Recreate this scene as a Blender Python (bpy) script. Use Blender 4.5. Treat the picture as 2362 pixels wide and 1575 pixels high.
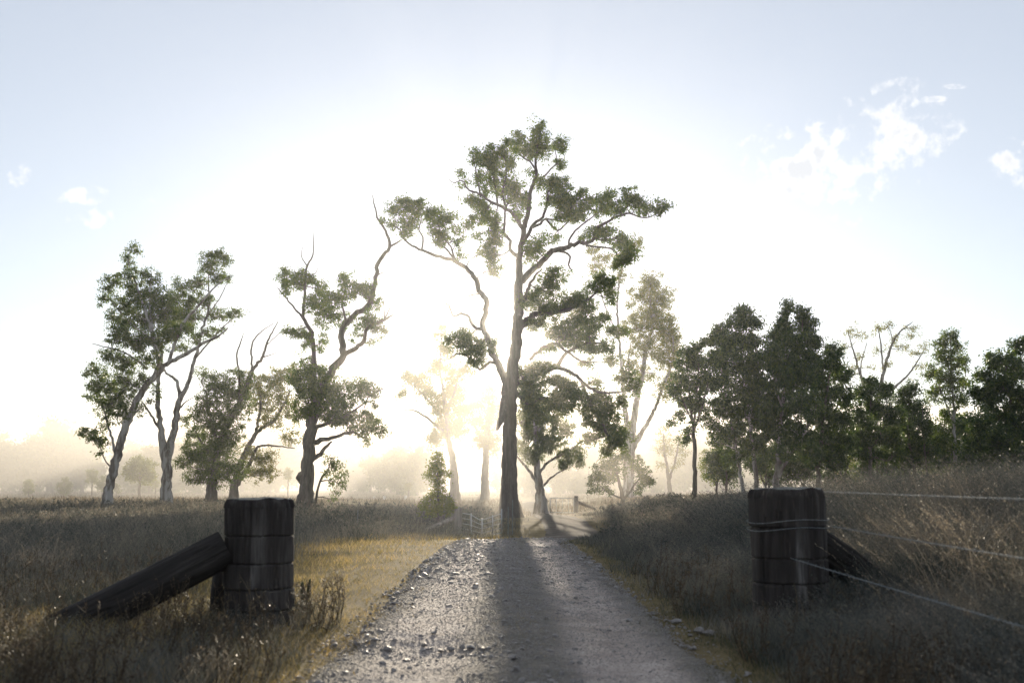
import bpy, math, random
import numpy as np
from mathutils import Vector, noise as mnoise

for o in list(bpy.data.objects): bpy.data.objects.remove(o)
S = bpy.context.scene
COL = S.collection
rng = np.random.default_rng(7)
random.seed(7)

# ------------------------------------------------------------------ camera
W, H = 2362.0, 1575.0                       # photograph's own pixels, used to read off directions
F = W * 35.0 / 36.0
HORIZON = 1117.0
PITCH = math.atan((HORIZON - H / 2) / F)
CAM = np.array([0.0, 0.0, 1.4])
cp, sp = math.cos(PITCH), math.sin(PITCH)
cam_d = bpy.data.cameras.new('camera'); cam = bpy.data.objects.new('camera', cam_d); COL.objects.link(cam)
cam.location = CAM; cam.rotation_euler = (math.pi / 2 + PITCH, 0, 0)
cam_d.lens = 35; cam_d.sensor_width = 36; cam_d.clip_start = 0.05; cam_d.clip_end = 6000
cam_d.dof.use_dof = True; cam_d.dof.focus_distance = 46; cam_d.dof.aperture_fstop = 2.0
S.camera = cam

def ray(u, v):
    a, b = (u - W / 2) / F, (H / 2 - v) / F
    return np.array([a, cp - b * sp, sp + b * cp])
def P(u, v, Y):
    d = ray(u, v); return CAM + d * (Y / d[1])
def pxm(Y): return Y / F                     # metres per photo pixel at depth Y

# ------------------------------------------------------------------ light
sd = ray(1163, 778); sd /= np.linalg.norm(sd)
EL = math.asin(sd[2]); AZ = math.atan2(sd[0], sd[1])
world = bpy.data.worlds.new("World"); S.world = world; world.use_nodes = True
wn, wl = world.node_tree.nodes, world.node_tree.links
wn.clear()
w_out = wn.new('ShaderNodeOutputWorld'); w_bg = wn.new('ShaderNodeBackground')
sky = wn.new('ShaderNodeTexSky'); sky.sky_type = 'NISHITA'; sky.sun_disc = False
sky.sun_elevation = EL; sky.sun_rotation = AZ
sky.altitude = 50; sky.air_density = 1.0; sky.dust_density = 0.4; sky.ozone_density = 3.0
w_bg.inputs['Strength'].default_value = 0.15
def wmath(op, a, b=None, c=None, clamp=False):
    n = wn.new('ShaderNodeMath'); n.operation = op; n.use_clamp = clamp
    for i, x in enumerate((a, b, c)):
        if x is None: continue
        if isinstance(x, (int, float)): n.inputs[i].default_value = x
        else: wl.new(x, n.inputs[i])
    return n.outputs[0]
tc = wn.new('ShaderNodeTexCoord'); sx = wn.new('ShaderNodeSeparateXYZ'); wl.new(tc.outputs['Generated'], sx.inputs[0])
ysafe = wmath('MAXIMUM', sx.outputs['Y'], 0.05)
gx = wmath('DIVIDE', sx.outputs['X'], ysafe); gz = wmath('DIVIDE', sx.outputs['Z'], ysafe)
front = wmath('GREATER_THAN', sx.outputs['Y'], 0.06)
CLOUDS = [(1860, 390, 185, 120), (1900, 350, 90, 70), (2010, 340, 75, 75), (2060, 310, 120, 120), (2100, 330, 90, 100), (2185, 290, 40, 36), (1960, 400, 90, 55),
          (2345, 385, 95, 55), (2335, 340, 40, 25), (205, 452, 80, 26), (392, 461, 60, 24), (222, 502, 55, 24), (45, 405, 30, 24),
          (2203, 200, 26, 7), (2150, 229, 30, 9), (2262, 207, 14, 10)]
best = None; SKYTINT = (.94, .90, .885, 1)
for (u, v, a, b) in CLOUDS:
    d = ray(u, v); X0, Z0 = d[0] / d[1], d[2] / d[1]
    da = wmath('MULTIPLY', wmath('SUBTRACT', gx, X0), F / a / 1.0); db = wmath('MULTIPLY', wmath('SUBTRACT', gz, Z0), F / b / 1.0)
    r2 = wmath('ADD', wmath('MULTIPLY', da, da), wmath('MULTIPLY', db, db))
    e = wmath('SUBTRACT', 1.0, wmath('SQRT', r2))
    if a < 50: e = wmath('MINIMUM', e, .12)
    elif a < 90: e = wmath('MINIMUM', e, .3)
    best = e if best is None else wmath('MAXIMUM', best, e)
nz = wn.new('ShaderNodeTexNoise'); nz.inputs['Scale'].default_value = 24; nz.inputs['Detail'].default_value = 9; nz.inputs['Roughness'].default_value = 0.62
wl.new(tc.outputs['Generated'], nz.inputs['Vector'])
nz2 = wn.new('ShaderNodeTexNoise'); nz2.inputs['Scale'].default_value = 75; nz2.inputs['Detail'].default_value = 6; wl.new(tc.outputs['Generated'], nz2.inputs['Vector'])
best = wmath('ADD', best, wmath('MULTIPLY', wmath('SUBTRACT', nz2.outputs['Fac'], 0.5), 2.2))
cl = wmath('ADD', best, wmath('MULTIPLY', wmath('SUBTRACT', nz.outputs['Fac'], 0.54), 3.2))
mr = wn.new('ShaderNodeMapRange'); mr.interpolation_type = 'SMOOTHSTEP'
mr.inputs['From Min'].default_value = 0.0; mr.inputs['From Max'].default_value = .8
wl.new(cl, mr.inputs['Value'])
inside = wmath('GREATER_THAN', best, -2.5)
alpha = wmath('MULTIPLY', wmath('MULTIPLY', wmath('MULTIPLY', mr.outputs[0], front), inside), 0.9)
thick = wn.new('ShaderNodeMapRange'); thick.inputs['From Min'].default_value = 0.5; thick.inputs['From Max'].default_value = 1.1
wl.new(cl, thick.inputs['Value'])
ccol = wn.new('ShaderNodeMix'); ccol.data_type = 'RGBA'; wl.new(thick.outputs[0], ccol.inputs['Factor'])
CLOUD_LIT = (4.6, 4.6, 4.65, 1); CLOUD_GREY = (3.45, 3.55, 3.75, 1)
ccol.inputs['A'].default_value = CLOUD_LIT; ccol.inputs['B'].default_value = CLOUD_GREY
cmix = wn.new('ShaderNodeMix'); cmix.data_type = 'RGBA'
wl.new(alpha, cmix.inputs['Factor']); wb = wn.new('ShaderNodeMix'); wb.data_type = 'RGBA'; wb.blend_type = 'MULTIPLY'; wb.inputs['Factor'].default_value = 1; wb.clamp_result = False; hs = wn.new('ShaderNodeHueSaturation'); hs.inputs['Saturation'].default_value = .62; wl.new(sky.outputs[0], hs.inputs['Color']); wl.new(hs.outputs[0], wb.inputs['A']); wb.inputs['B'].default_value = SKYTINT
sky_flat = wn.new('ShaderNodeMix'); sky_flat.data_type = 'RGBA'; sky_flat.inputs['Factor'].default_value = .42; sky_flat.inputs['B'].default_value = (3.25, 3.4, 3.62, 1)   # even pale brightness mixed into the sky colour to flatten its gradient
wl.new(wb.outputs['Result'], sky_flat.inputs['A']); wl.new(sky_flat.outputs['Result'], cmix.inputs['A']); wl.new(ccol.outputs['Result'], cmix.inputs['B'])
wl.new(cmix.outputs['Result'], w_bg.inputs['Color']); wl.new(w_bg.outputs[0], w_out.inputs['Surface'])

sun_d = bpy.data.lights.new('sun', 'SUN'); sun = bpy.data.objects.new('sun', sun_d); COL.objects.link(sun)
sun_d.energy = 5.0; sun_d.angle = math.radians(0.5); sun_d.color = (1.0, 0.86, 0.66)
sun.location = tuple(sd * 60)
sun.rotation_euler = Vector(sd).to_track_quat('Z', 'Y').to_euler()

S.render.engine = 'CYCLES'
S.view_settings.view_transform = 'Standard'; S.view_settings.look = 'None'
S.view_settings.exposure = 0.66; S.view_settings.gamma = 1.0; S.view_settings.use_curve_mapping = False
cy = S.cycles
cy.use_adaptive_sampling = True; cy.adaptive_threshold = 0.02
cy.max_bounces = 6; cy.diffuse_bounces = 3; cy.glossy_bounces = 2; cy.transmission_bounces = 4; cy.transparent_max_bounces = 6; cy.volume_bounces = 0
cy.use_denoising = True
try: cy.denoiser = 'OPENIMAGEDENOISE'
except Exception: pass
cy.caustics_reflective = False; cy.caustics_refractive = False; cy.sample_clamp_indirect = 4

# ------------------------------------------------------------------ helpers
def tag(o, label=None, cat=None, group=None, kind=None):
    if label: o['label'] = label
    if cat: o['category'] = cat
    if group: o['group'] = group
    if kind: o['kind'] = kind
    return o
def empty(name, loc):
    o = bpy.data.objects.new(name, None); COL.objects.link(o); o.location = tuple(loc); o.empty_display_size = 0.2
    return o
def link(name, me, mat, parent=None, origin=(0, 0, 0)):
    if mat: me.materials.append(mat)
    o = bpy.data.objects.new(name, me); COL.objects.link(o)
    if parent is not None: o.parent = parent
    else: o.location = tuple(origin)
    return o
def mesh_np(name, V, Fc, smooth=False):
    """V (n,3), Fc list of face index arrays, each (m,k)"""
    me = bpy.data.meshes.new(name)
    if isinstance(Fc, np.ndarray): Fc = [Fc]
    Fc = [f for f in Fc if len(f)]
    V = np.asarray(V, dtype=np.float32)
    me.vertices.add(len(V)); me.vertices.foreach_set('co', V.ravel())
    idx = np.concatenate([f.ravel() for f in Fc]).astype(np.int32)
    tot = np.concatenate([np.full(len(f), f.shape[1]) for f in Fc]).astype(np.int32)
    st = np.concatenate([[0], np.cumsum(tot)[:-1]]).astype(np.int32)
    me.loops.add(len(idx)); me.loops.foreach_set('vertex_index', idx)
    me.polygons.add(len(tot)); me.polygons.foreach_set('loop_start', st)
    try: me.polygons.foreach_set('loop_total', tot)
    except Exception: pass
    me.polygons.foreach_set('use_smooth', np.full(len(tot), smooth, dtype=bool))
    me.update(calc_edges=True); me.validate()
    return me
class MB:
    def __init__(s): s.V = []; s.Q = []; s.T = []; s.n = 0
    def add(s, V, Q=None, T=None):
        s.V.append(np.asarray(V, float))
        if Q is not None and len(Q): s.Q.append(np.asarray(Q) + s.n)
        if T is not None and len(T): s.T.append(np.asarray(T) + s.n)
        s.n += len(V)
    def tube(s, pts, rad, sides=6, cap=True, rough=0.0, twist=0.0):
        pts = np.asarray(pts, float); n = len(pts); rad = np.broadcast_to(np.asarray(rad, float), (n,))
        t = np.gradient(pts, axis=0); t /= np.linalg.norm(t, axis=1)[:, None] + 1e-9
        a = np.array([0., 1., 0.]) if abs(t[0][1]) < 0.8 else np.array([1., 0., 0.])
        x = np.cross(t, a); x /= np.linalg.norm(x, axis=1)[:, None] + 1e-9
        y = np.cross(t, x)
        th = np.linspace(0, 2 * math.pi, sides, endpoint=False)
        r = rad[:, None] * np.ones((n, sides))
        if rough: 
            ph = rng.random(6) * 6.28
            ribs = 0.5 * np.sin(th * 3 + ph[0]) + 0.35 * np.sin(th * 5 + ph[1]) + 0.3 * np.sin(th * 8 + ph[2])
            r = r * (1 + rough * ribs[None, :] + rough * 0.5 * rng.normal(size=(n, sides)))
        V = pts[:, None, :] + r[..., None] * (np.cos(th)[None, :, None] * x[:, None, :] + np.sin(th)[None, :, None] * y[:, None, :])
        V = V.reshape(-1, 3)
        i = np.arange(n - 1)[:, None] * sides; j = np.arange(sides)[None, :]; k = (j + 1) % sides
        Q = np.stack([i + j, i + k, i + sides + k, i + sides + j], -1).reshape(-1, 4)
        T = None
        if cap:
            V = np.vstack([V, pts[0], pts[-1]]); c0, c1 = n * sides, n * sides + 1; jj = np.arange(sides); kk = (jj + 1) % sides
            T = np.vstack([np.stack([np.full(sides, c0), kk, jj], -1), np.stack([np.full(sides, c1), (n - 1) * sides + jj, (n - 1) * sides + kk], -1)])
        s.add(V, Q, T)
    def box(s, c, d, rz=0.0):
        x, y, z = [q / 2 for q in d]
        V = np.array([[i * x, j * y, k * z] for k in (-1, 1) for j in (-1, 1) for i in (-1, 1)])
        ca, sa = math.cos(rz), math.sin(rz)
        V = np.stack([V[:, 0] * ca - V[:, 1] * sa, V[:, 0] * sa + V[:, 1] * ca, V[:, 2]], -1) + np.asarray(c)
        s.add(V, np.array([[0, 2, 3, 1], [4, 5, 7, 6], [0, 1, 5, 4], [2, 6, 7, 3], [0, 4, 6, 2], [1, 3, 7, 5]]))
    def build(s, name, mat, parent=None, origin=(0, 0, 0), smooth=False):
        if not s.V: return None
        V = np.vstack(s.V) - np.asarray(origin)
        fs = []
        if s.Q: fs.append(np.vstack(s.Q))
        if s.T: fs.append(np.vstack(s.T))
        return link(name, mesh_np(name, V, fs, smooth), mat, parent, origin)

def crom(pts, step):
    """Catmull-Rom through rows of pts (any width), sampled about every `step` (in first 3 columns)"""
    p = np.asarray(pts, float)
    if len(p) < 2: return p
    q = np.vstack([2 * p[0] - p[1], p, 2 * p[-1] - p[-2]])
    out = []
    for i in range(1, len(q) - 2):
        L = np.linalg.norm(q[i + 1][:3] - q[i][:3]); n = max(2, int(L / step))
        t = np.linspace(0, 1, n, endpoint=False)[:, None]
        a, b, c, d = q[i - 1], q[i], q[i + 1], q[i + 2]
        out.append(0.5 * (2 * b + (c - a) * t + (2 * a - 5 * b + 4 * c - d) * t ** 2 + (3 * b - a - 3 * c + d) * t ** 3))
    out.append(q[-2][None])
    return np.vstack(out)
def sstep(a, b, x):
    t = np.clip((np.asarray(x, float) - a) / (b - a), 0, 1); return t * t * (3 - 2 * t)

# smooth lattice noise (vectorised)
_lat = np.random.default_rng(3).random((256, 256))
def vnoise(x, y):
    x = np.asarray(x, float); y = np.asarray(y, float)
    xi, yi = np.floor(x).astype(int), np.floor(y).astype(int); fx, fy = x - xi, y - yi
    fx = fx * fx * (3 - 2 * fx); fy = fy * fy * (3 - 2 * fy)
    g = lambda i, j: _lat[i & 255, j & 255]
    return (g(xi, yi) * (1 - fx) + g(xi + 1, yi) * fx) * (1 - fy) + (g(xi, yi + 1) * (1 - fx) + g(xi + 1, yi + 1) * fx) * fy
def fbm(x, y, o=4):
    s, a, t = 0, 1, 0
    for k in range(o):
        s = s + a * vnoise(x * 2 ** k + 17 * k, y * 2 ** k + 31 * k); t += a; a *= 0.5
    return s / t

# ------------------------------------------------------------------ materials
def mat(name):
    m = bpy.data.materials.new(name); m.use_nodes = True; n = m.node_tree.nodes; n.clear()
    out = n.new('ShaderNodeOutputMaterial'); return m, n, m.node_tree.links, out
def ramp(n, l, fac, stops):
    r = n.new('ShaderNodeValToRGB'); e = r.color_ramp.elements
    while len(e) < len(stops): e.new(0.5)
    for i, (p, c) in enumerate(stops): e[i].position = p; e[i].color = (*c, 1)
    l.new(fac, r.inputs['Fac']); return r.outputs['Color']
def leaf_mat(name, stops, trans=0.45, tint=(2.6, 2.4, 0.8), patch=0.0, spec=.35):
    m, n, l, out = mat(name)
    g = n.new('ShaderNodeNewGeometry'); fac = g.outputs['Random Per Island']
    if patch:
        tc = n.new('ShaderNodeTexCoord'); t = n.new('ShaderNodeTexNoise'); t.inputs['Scale'].default_value = .9; t.inputs['Detail'].default_value = 4; l.new(tc.outputs['Object'], t.inputs['Vector'])
        mr_ = n.new('ShaderNodeMapRange'); mr_.inputs['From Min'].default_value = .3; mr_.inputs['From Max'].default_value = .7; l.new(t.outputs['Fac'], mr_.inputs['Value'])
        mx_ = n.new('ShaderNodeMix'); mx_.data_type = 'FLOAT'; mx_.inputs['Factor'].default_value = patch; l.new(fac, mx_.inputs['A']); l.new(mr_.outputs[0], mx_.inputs['B']); fac = mx_.outputs['Result']
    c = ramp(n, l, fac, stops)
    d = n.new('ShaderNodeBsdfPrincipled'); l.new(c, d.inputs['Base Color']); d.inputs['Roughness'].default_value = 0.45
    d.inputs['Specular IOR Level'].default_value = spec
    t = n.new('ShaderNodeBsdfTranslucent')
    mx = n.new('ShaderNodeMix'); mx.data_type = 'RGBA'; mx.blend_type = 'MULTIPLY'; mx.inputs['Factor'].default_value = 1
    l.new(c, mx.inputs['A']); mx.inputs['B'].default_value = (*tint, 1); mx.clamp_result = False
    l.new(mx.outputs['Result'], t.inputs['Color'])
    s = n.new('ShaderNodeMixShader'); s.inputs[0].default_value = trans
    l.new(d.outputs[0], s.inputs[1]); l.new(t.outputs[0], s.inputs[2]); l.new(s.outputs[0], out.inputs['Surface'])
    return m
def noise_mat(name, stops, scale=(1, 1, 1), ns=6.0, rough=0.85, bump=0.4, bscale=None, detail=6, spec=0.3, metal=0.0, coord='Object', bdist=0.02):
    m, n, l, out = mat(name)
    tc = n.new('ShaderNodeTexCoord'); mp = n.new('ShaderNodeMapping'); mp.inputs['Scale'].default_value = scale
    l.new(tc.outputs[coord], mp.inputs['Vector'])
    t = n.new('ShaderNodeTexNoise'); t.inputs['Scale'].default_value = ns; t.inputs['Detail'].default_value = detail; t.inputs['Roughness'].default_value = 0.62
    l.new(mp.outputs[0], t.inputs['Vector'])
    c = ramp(n, l, t.outputs['Fac'], stops)
    d = n.new('ShaderNodeBsdfPrincipled'); l.new(c, d.inputs['Base Color']); d.inputs['Roughness'].default_value = rough
    d.inputs['Specular IOR Level'].default_value = spec; d.inputs['Metallic'].default_value = metal
    if bump:
        t2 = n.new('ShaderNodeTexNoise'); t2.inputs['Scale'].default_value = bscale or ns * 3; t2.inputs['Detail'].default_value = 5
        l.new(mp.outputs[0], t2.inputs['Vector'])
        b = n.new('ShaderNodeBump'); b.inputs['Strength'].default_value = bump; b.inputs['Distance'].default_value = bdist
        l.new(t2.outputs['Fac'], b.inputs['Height']); l.new(b.outputs[0], d.inputs['Normal'])
    l.new(d.outputs[0], out.inputs['Surface']); return m

M_LEAF = leaf_mat('gum_leaf', [(0, (.03, .056, .02)), (.5, (.05, .085, .026)), (1, (.10, .13, .036))])
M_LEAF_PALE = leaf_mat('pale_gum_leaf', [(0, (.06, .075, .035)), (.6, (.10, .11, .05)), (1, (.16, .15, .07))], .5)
M_LEAF_DARK = leaf_mat('dark_leaf', [(0, (.02, .042, .022)), (.6, (.036, .066, .027)), (1, (.085, .12, .036))], .36)
M_LEAF_YOUNG = leaf_mat('young_leaf', [(0, (.06, .09, .025)), (.6, (.09, .12, .035)), (1, (.15, .16, .05))], .5)
M_BARK = noise_mat('ironbark', [(.3, (.035, .03, .028)), (.55, (.10, .085, .075)), (.8, (.2, .18, .165))], (1, 1, .12), 7, bump=1.0, bscale=9, bdist=.09)
M_GUM = noise_mat('smooth_gum_bark', [(.36, (.09, .07, .06)), (.47, (.2, .175, .155)), (.53, (.34, .32, .30)), (.75, (.46, .44, .42))], (1, 1, .22), 3.2, bump=.35, bdist=.03)
M_GREYBARK = noise_mat('grey_bark', [(.3, (.06, .05, .043)), (.6, (.16, .135, .115)), (.85, (.3, .27, .25))], (1, 1, .18), 6, bump=.7, bscale=9, bdist=.05)
M_DEAD = noise_mat('dead_wood', [(.3, (.16, .13, .11)), (.8, (.34, .3, .27))], (1, 1, .3), 5, bump=.3)
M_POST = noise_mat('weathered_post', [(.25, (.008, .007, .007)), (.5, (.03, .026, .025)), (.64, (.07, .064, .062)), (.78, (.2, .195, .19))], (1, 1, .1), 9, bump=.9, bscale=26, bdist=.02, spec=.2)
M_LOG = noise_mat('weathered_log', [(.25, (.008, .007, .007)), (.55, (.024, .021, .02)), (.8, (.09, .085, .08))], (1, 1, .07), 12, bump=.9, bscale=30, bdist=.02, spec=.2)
M_ENDGRAIN = noise_mat('lichen_end_grain', [(.3, (.07, .075, .07)), (.55, (.17, .18, .17)), (.8, (.32, .34, .32))], (1, 1, 1), 9, bump=.8, bscale=20, bdist=.02, spec=.2)
M_GREYPOST = noise_mat('silver_timber', [(.3, (.12, .1, .09)), (.7, (.32, .29, .27))], (1, 1, .12), 10, bump=.6, bdist=.02)
M_STEEL = noise_mat('galvanised_steel', [(.3, (.42, .43, .44)), (.8, (.6, .61, .62))], ns=20, rough=.38, bump=.05, metal=.85, spec=.5)
M_WIRE = noise_mat('fence_wire', [(.3, (.12, .14, .15)), (.8, (.28, .31, .33))], ns=30, rough=.6, bump=0, metal=.2, spec=.5)
M_GRASS = leaf_mat('dry_grass_blade', [(.1, (.028, .045, .046)), (.35, (.078, .095, .095)), (.65, (.18, .19, .18)), (.95, (.36, .32, .27))], .45, (1.2, 1.0, .8), .5, .05)
M_GRASSG = leaf_mat('green_grass_blade', [(0, (.05, .06, .03)), (.4, (.16, .145, .07)), (.8, (.44, .35, .18)), (1, (.58, .48, .29))], .64, (1.3, 1.15, .8), .35, .08)
M_STRAW = leaf_mat('pale_straw', [(0, (.15, .13, .10)), (.5, (.26, .225, .175)), (1, (.44, .39, .31))], .45, (1.05, .98, .88), 0.0, .08)
M_VERGE = leaf_mat('dull_verge_blade', [(0, (.03, .045, .03)), (.5, (.07, .08, .045)), (1, (.17, .16, .10))], .45, (1.2, 1.1, .7), .4, .05)
M_WEED = leaf_mat('weed_stalk', [(0, (.05, .04, .03)), (.7, (.11, .085, .06)), (1, (.2, .16, .1))], .2, (1, 1, 1), 0.0, .03)
M_STONE = noise_mat('stone', [(.3, (.12, .11, .105)), (.7, (.27, .25, .24))], ns=22, rough=.55, bump=.5, spec=.5, bdist=.01)
M_PLASTIC = noise_mat('white_plastic', [(.3, (.7, .7, .68)), (.8, (.8, .8, .78))], ns=4, rough=.5, bump=0)
M_CACTUS = noise_mat('cactus_skin', [(.3, (.02, .035, .016)), (.8, (.035, .055, .025))], ns=18, rough=.6, bump=.6)

# ------------------------------------------------------------------ terrain
def track_x(y):
    return np.interp(y, [0, 7, 25, 29, 34, 42, 52, 62, 80, 120, 400], [0.06, 0.05, -.06, .35, 1.55, 2.5, 2.6, 2.1, 1.6, 2.0, 6])
def half_w(y): return np.interp(y, [0, 8, 15, 26, 40, 400], [1.5, 1.5, 1.42, 1.22, 1.1, 1.1])
def zt(x, y):
    x = np.asarray(x, float); y = np.asarray(y, float)
    prof = np.interp(y, [-50, 23, 27, 33, 40, 47, 55, 70, 100, 250, 2000], [0, 0, -.06, -.38, -.66, -.5, -.36, -.58, -.5, -.4, 0])
    near = prof
    dip = np.exp(-((x - .5) / 8.5) ** 2)
    side = np.where(x < 0, .12 * sstep(4, 12, -x), .42 * sstep(3.5, 9, x)) * (1 - sstep(90, 160, y))
    z = np.where(y < 100, near * dip + (1 - dip) * near * .25, near) * 1.0
    z = z + side * sstep(2, 9, y + 6)
    z = z + (fbm(x * .35, y * .35, 3) - .5) * .16 * sstep(1.9, 4, np.abs(x - track_x(y)))
    z = z + (fbm(x * .05 + 9, y * .05, 2) - .5) * .5 * sstep(60, 140, y)
    # the track: two wheel ruts, raised middle, a rocky wash-out
    tx = x - track_x(y); on = 1 - sstep(1.45, 2.0, np.abs(tx))
    rut = -.045 * np.exp(-((np.abs(tx) - .82) / .36) ** 2) + .02 * np.exp(-(tx / .3) ** 2)
    z = z + rut * on + (fbm(x * 3, y * 3, 3) - .5) * .03 * on
    z = z - .05 * np.exp(-((tx + .75) / .65) ** 2 - ((y - 8.9) / .55) ** 2)
    return z
def grid_axis(lo, hi, fine_lo, fine_hi, d0, g):
    a = list(np.arange(fine_lo, fine_hi, d0)); d = d0; x = a[-1]
    while x < hi: d *= g; x += d; a.append(min(x, hi))
    d = d0; x = a[0]; b = []
    while x > lo: d *= g; x -= d; b.append(max(x, lo))
    return np.array(b[::-1] + a)
xs = grid_axis(-700, 700, -5, 5, .07, 1.05); ys = grid_axis(-25, 900, 5.5, 14, .07, 1.028)
X, Y = np.meshgrid(xs, ys); Z = zt(X, Y)
nx, ny = len(xs), len(ys)
i = np.arange(ny - 1)[:, None] * nx; j = np.arange(nx - 1)[None, :]
Q = np.stack([i + j, i + j + 1, i + nx + j + 1, i + nx + j], -1).reshape(-1, 4)
def ground_mat():
    m, n, l, out = mat('paddock_soil')
    tc = n.new('ShaderNodeTexCoord')
    a = n.new('ShaderNodeTexNoise'); a.inputs['Scale'].default_value = .35; a.inputs['Detail'].default_value = 8; a.inputs['Roughness'].default_value = .7
    l.new(tc.outputs['Object'], a.inputs['Vector'])
    c = ramp(n, l, a.outputs['Fac'], [(.3, (.06, .05, .028)), (.5, (.15, .118, .06)), (.7, (.26, .2, .1))])
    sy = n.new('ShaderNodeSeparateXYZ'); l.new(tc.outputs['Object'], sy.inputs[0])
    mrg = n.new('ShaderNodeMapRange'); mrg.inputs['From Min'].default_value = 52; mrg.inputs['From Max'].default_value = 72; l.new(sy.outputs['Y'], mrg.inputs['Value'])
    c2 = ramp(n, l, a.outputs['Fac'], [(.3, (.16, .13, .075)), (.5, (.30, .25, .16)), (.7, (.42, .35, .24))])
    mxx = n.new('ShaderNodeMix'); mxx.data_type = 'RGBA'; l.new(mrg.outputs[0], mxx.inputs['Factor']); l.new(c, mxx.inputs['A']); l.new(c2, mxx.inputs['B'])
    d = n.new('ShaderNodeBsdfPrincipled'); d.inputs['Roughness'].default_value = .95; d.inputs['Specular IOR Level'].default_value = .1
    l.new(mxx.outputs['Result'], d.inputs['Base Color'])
    b2 = n.new('ShaderNodeTexNoise'); b2.inputs['Scale'].default_value = 14; b2.inputs['Detail'].default_value = 6
    l.new(tc.outputs['Object'], b2.inputs['Vector'])
    b = n.new('ShaderNodeBump'); b.inputs['Strength'].default_value = .8; b.inputs['Distance'].default_value = .06
    l.new(b2.outputs['Fac'], b.inputs['Height']); l.new(b.outputs[0], d.inputs['Normal'])
    l.new(d.outputs[0], out.inputs['Surface']); return m
def track_mat():
    global _x
    m, n, l, out = mat('gravel_track')
    tc = n.new('ShaderNodeTexCoord')
    a = n.new('ShaderNodeTexNoise'); a.inputs['Scale'].default_value = 1.6; a.inputs['Detail'].default_value = 9; a.inputs['Roughness'].default_value = .72
    l.new(tc.outputs['Object'], a.inputs['Vector'])
    c = ramp(n, l, a.outputs['Fac'], [(.32, (.08, .075, .055)), (.5, (.15, .135, .11)), (.68, (.24, .215, .18))])
    v = n.new('ShaderNodeTexVoronoi'); v.inputs['Scale'].default_value = 34; l.new(tc.outputs['Object'], v.inputs['Vector'])
    at = n.new('ShaderNodeAttribute'); at.attribute_name = 'rut'
    c2 = ramp(n, l, a.outputs['Fac'], [(.32, (.30, .25, .22)), (.5, (.43, .37, .33)), (.68, (.52, .46, .42))])
    rm = n.new('ShaderNodeMix'); rm.data_type = 'RGBA'; l.new(at.outputs['Fac'], rm.inputs['Factor']); l.new(c, rm.inputs['A']); l.new(c2, rm.inputs['B'])
    mul = n.new('ShaderNodeMix'); mul.data_type = 'RGBA'; mul.blend_type = 'MULTIPLY'; mul.inputs['Factor'].default_value = .4
    l.new(rm.outputs['Result'], mul.inputs['A']); l.new(ramp(n, l, v.outputs['Color'], [(.1, (.45, .43, .42)), (.6, (1, 1, 1))]), mul.inputs['B'])
    d = n.new('ShaderNodeBsdfPrincipled'); d.inputs['Roughness'].default_value = .85; d.inputs['Specular IOR Level'].default_value = .2
    l.new(mul.outputs['Result'], d.inputs['Base Color'])
    b2 = n.new('ShaderNodeTexNoise'); b2.inputs['Scale'].default_value = 40; b2.inputs['Detail'].default_value = 6
    l.new(tc.outputs['Object'], b2.inputs['Vector'])
    ad = n.new('ShaderNodeMath'); ad.operation = 'ADD'; l.new(b2.outputs['Fac'], ad.inputs[0]); l.new(v.outputs['Distance'], ad.inputs[1])
    b = n.new('ShaderNodeBump'); b.inputs['Strength'].default_value = .85; b.inputs['Distance'].default_value = .02
    l.new(ad.outputs[0], b.inputs['Height']); l.new(b.outputs[0], d.inputs['Normal'])
    l.new(d.outputs[0], out.inputs['Surface']); return m
M_GROUND, M_TRACK = ground_mat(), track_mat()
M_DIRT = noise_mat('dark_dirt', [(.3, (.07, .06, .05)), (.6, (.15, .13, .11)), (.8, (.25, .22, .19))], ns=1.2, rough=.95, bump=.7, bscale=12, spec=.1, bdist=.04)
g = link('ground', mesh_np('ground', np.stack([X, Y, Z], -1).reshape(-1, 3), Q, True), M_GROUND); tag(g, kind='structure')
# the track: its own sheet draped 4 mm above the ground, with a ragged edge
ty = grid_axis(-20, 110, 5.5, 14, .06, 1.02); tw = np.linspace(-1, 1, 61)
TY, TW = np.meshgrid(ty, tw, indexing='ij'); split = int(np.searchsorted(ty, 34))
edge = half_w(TY) + .05 + .22 * (fbm(TY * .9 + 40 * (TW > 0), TY * 0 + 3.3, 3) - .5) * 2 * .8
TX = track_x(TY) + TW * edge
TZ = zt(TX, TY) + .012 - .03 * sstep(.93, 1.0, np.abs(TW))
i = np.arange(len(ty) - 1)[:, None] * 61; j = np.arange(60)[None, :]
Q = np.stack([i + j, i + j + 1, i + 61 + j + 1, i + 61 + j], -1).reshape(-1, 4)
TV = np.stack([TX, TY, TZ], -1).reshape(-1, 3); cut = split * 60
g = link('track', mesh_np('track', TV[:(split + 1) * 61], Q[:cut], True), M_TRACK); tag(g, kind='structure')
rutv = (np.exp(-((np.abs((TX - track_x(TY))) - .85) / .42) ** 4) * (.55 + .9 * fbm(TX * 1.3, TY * .5, 3)))[:split + 1].ravel().clip(0, 1)
at_ = g.data.attributes.new('rut', 'FLOAT', 'POINT'); at_.data.foreach_set('value', rutv.astype(np.float32))
g = link('dirt_track', mesh_np('dirt_track', TV[split * 61:], Q[cut:] - split * 61, True), M_DIRT); tag(g, kind='structure')
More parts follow.
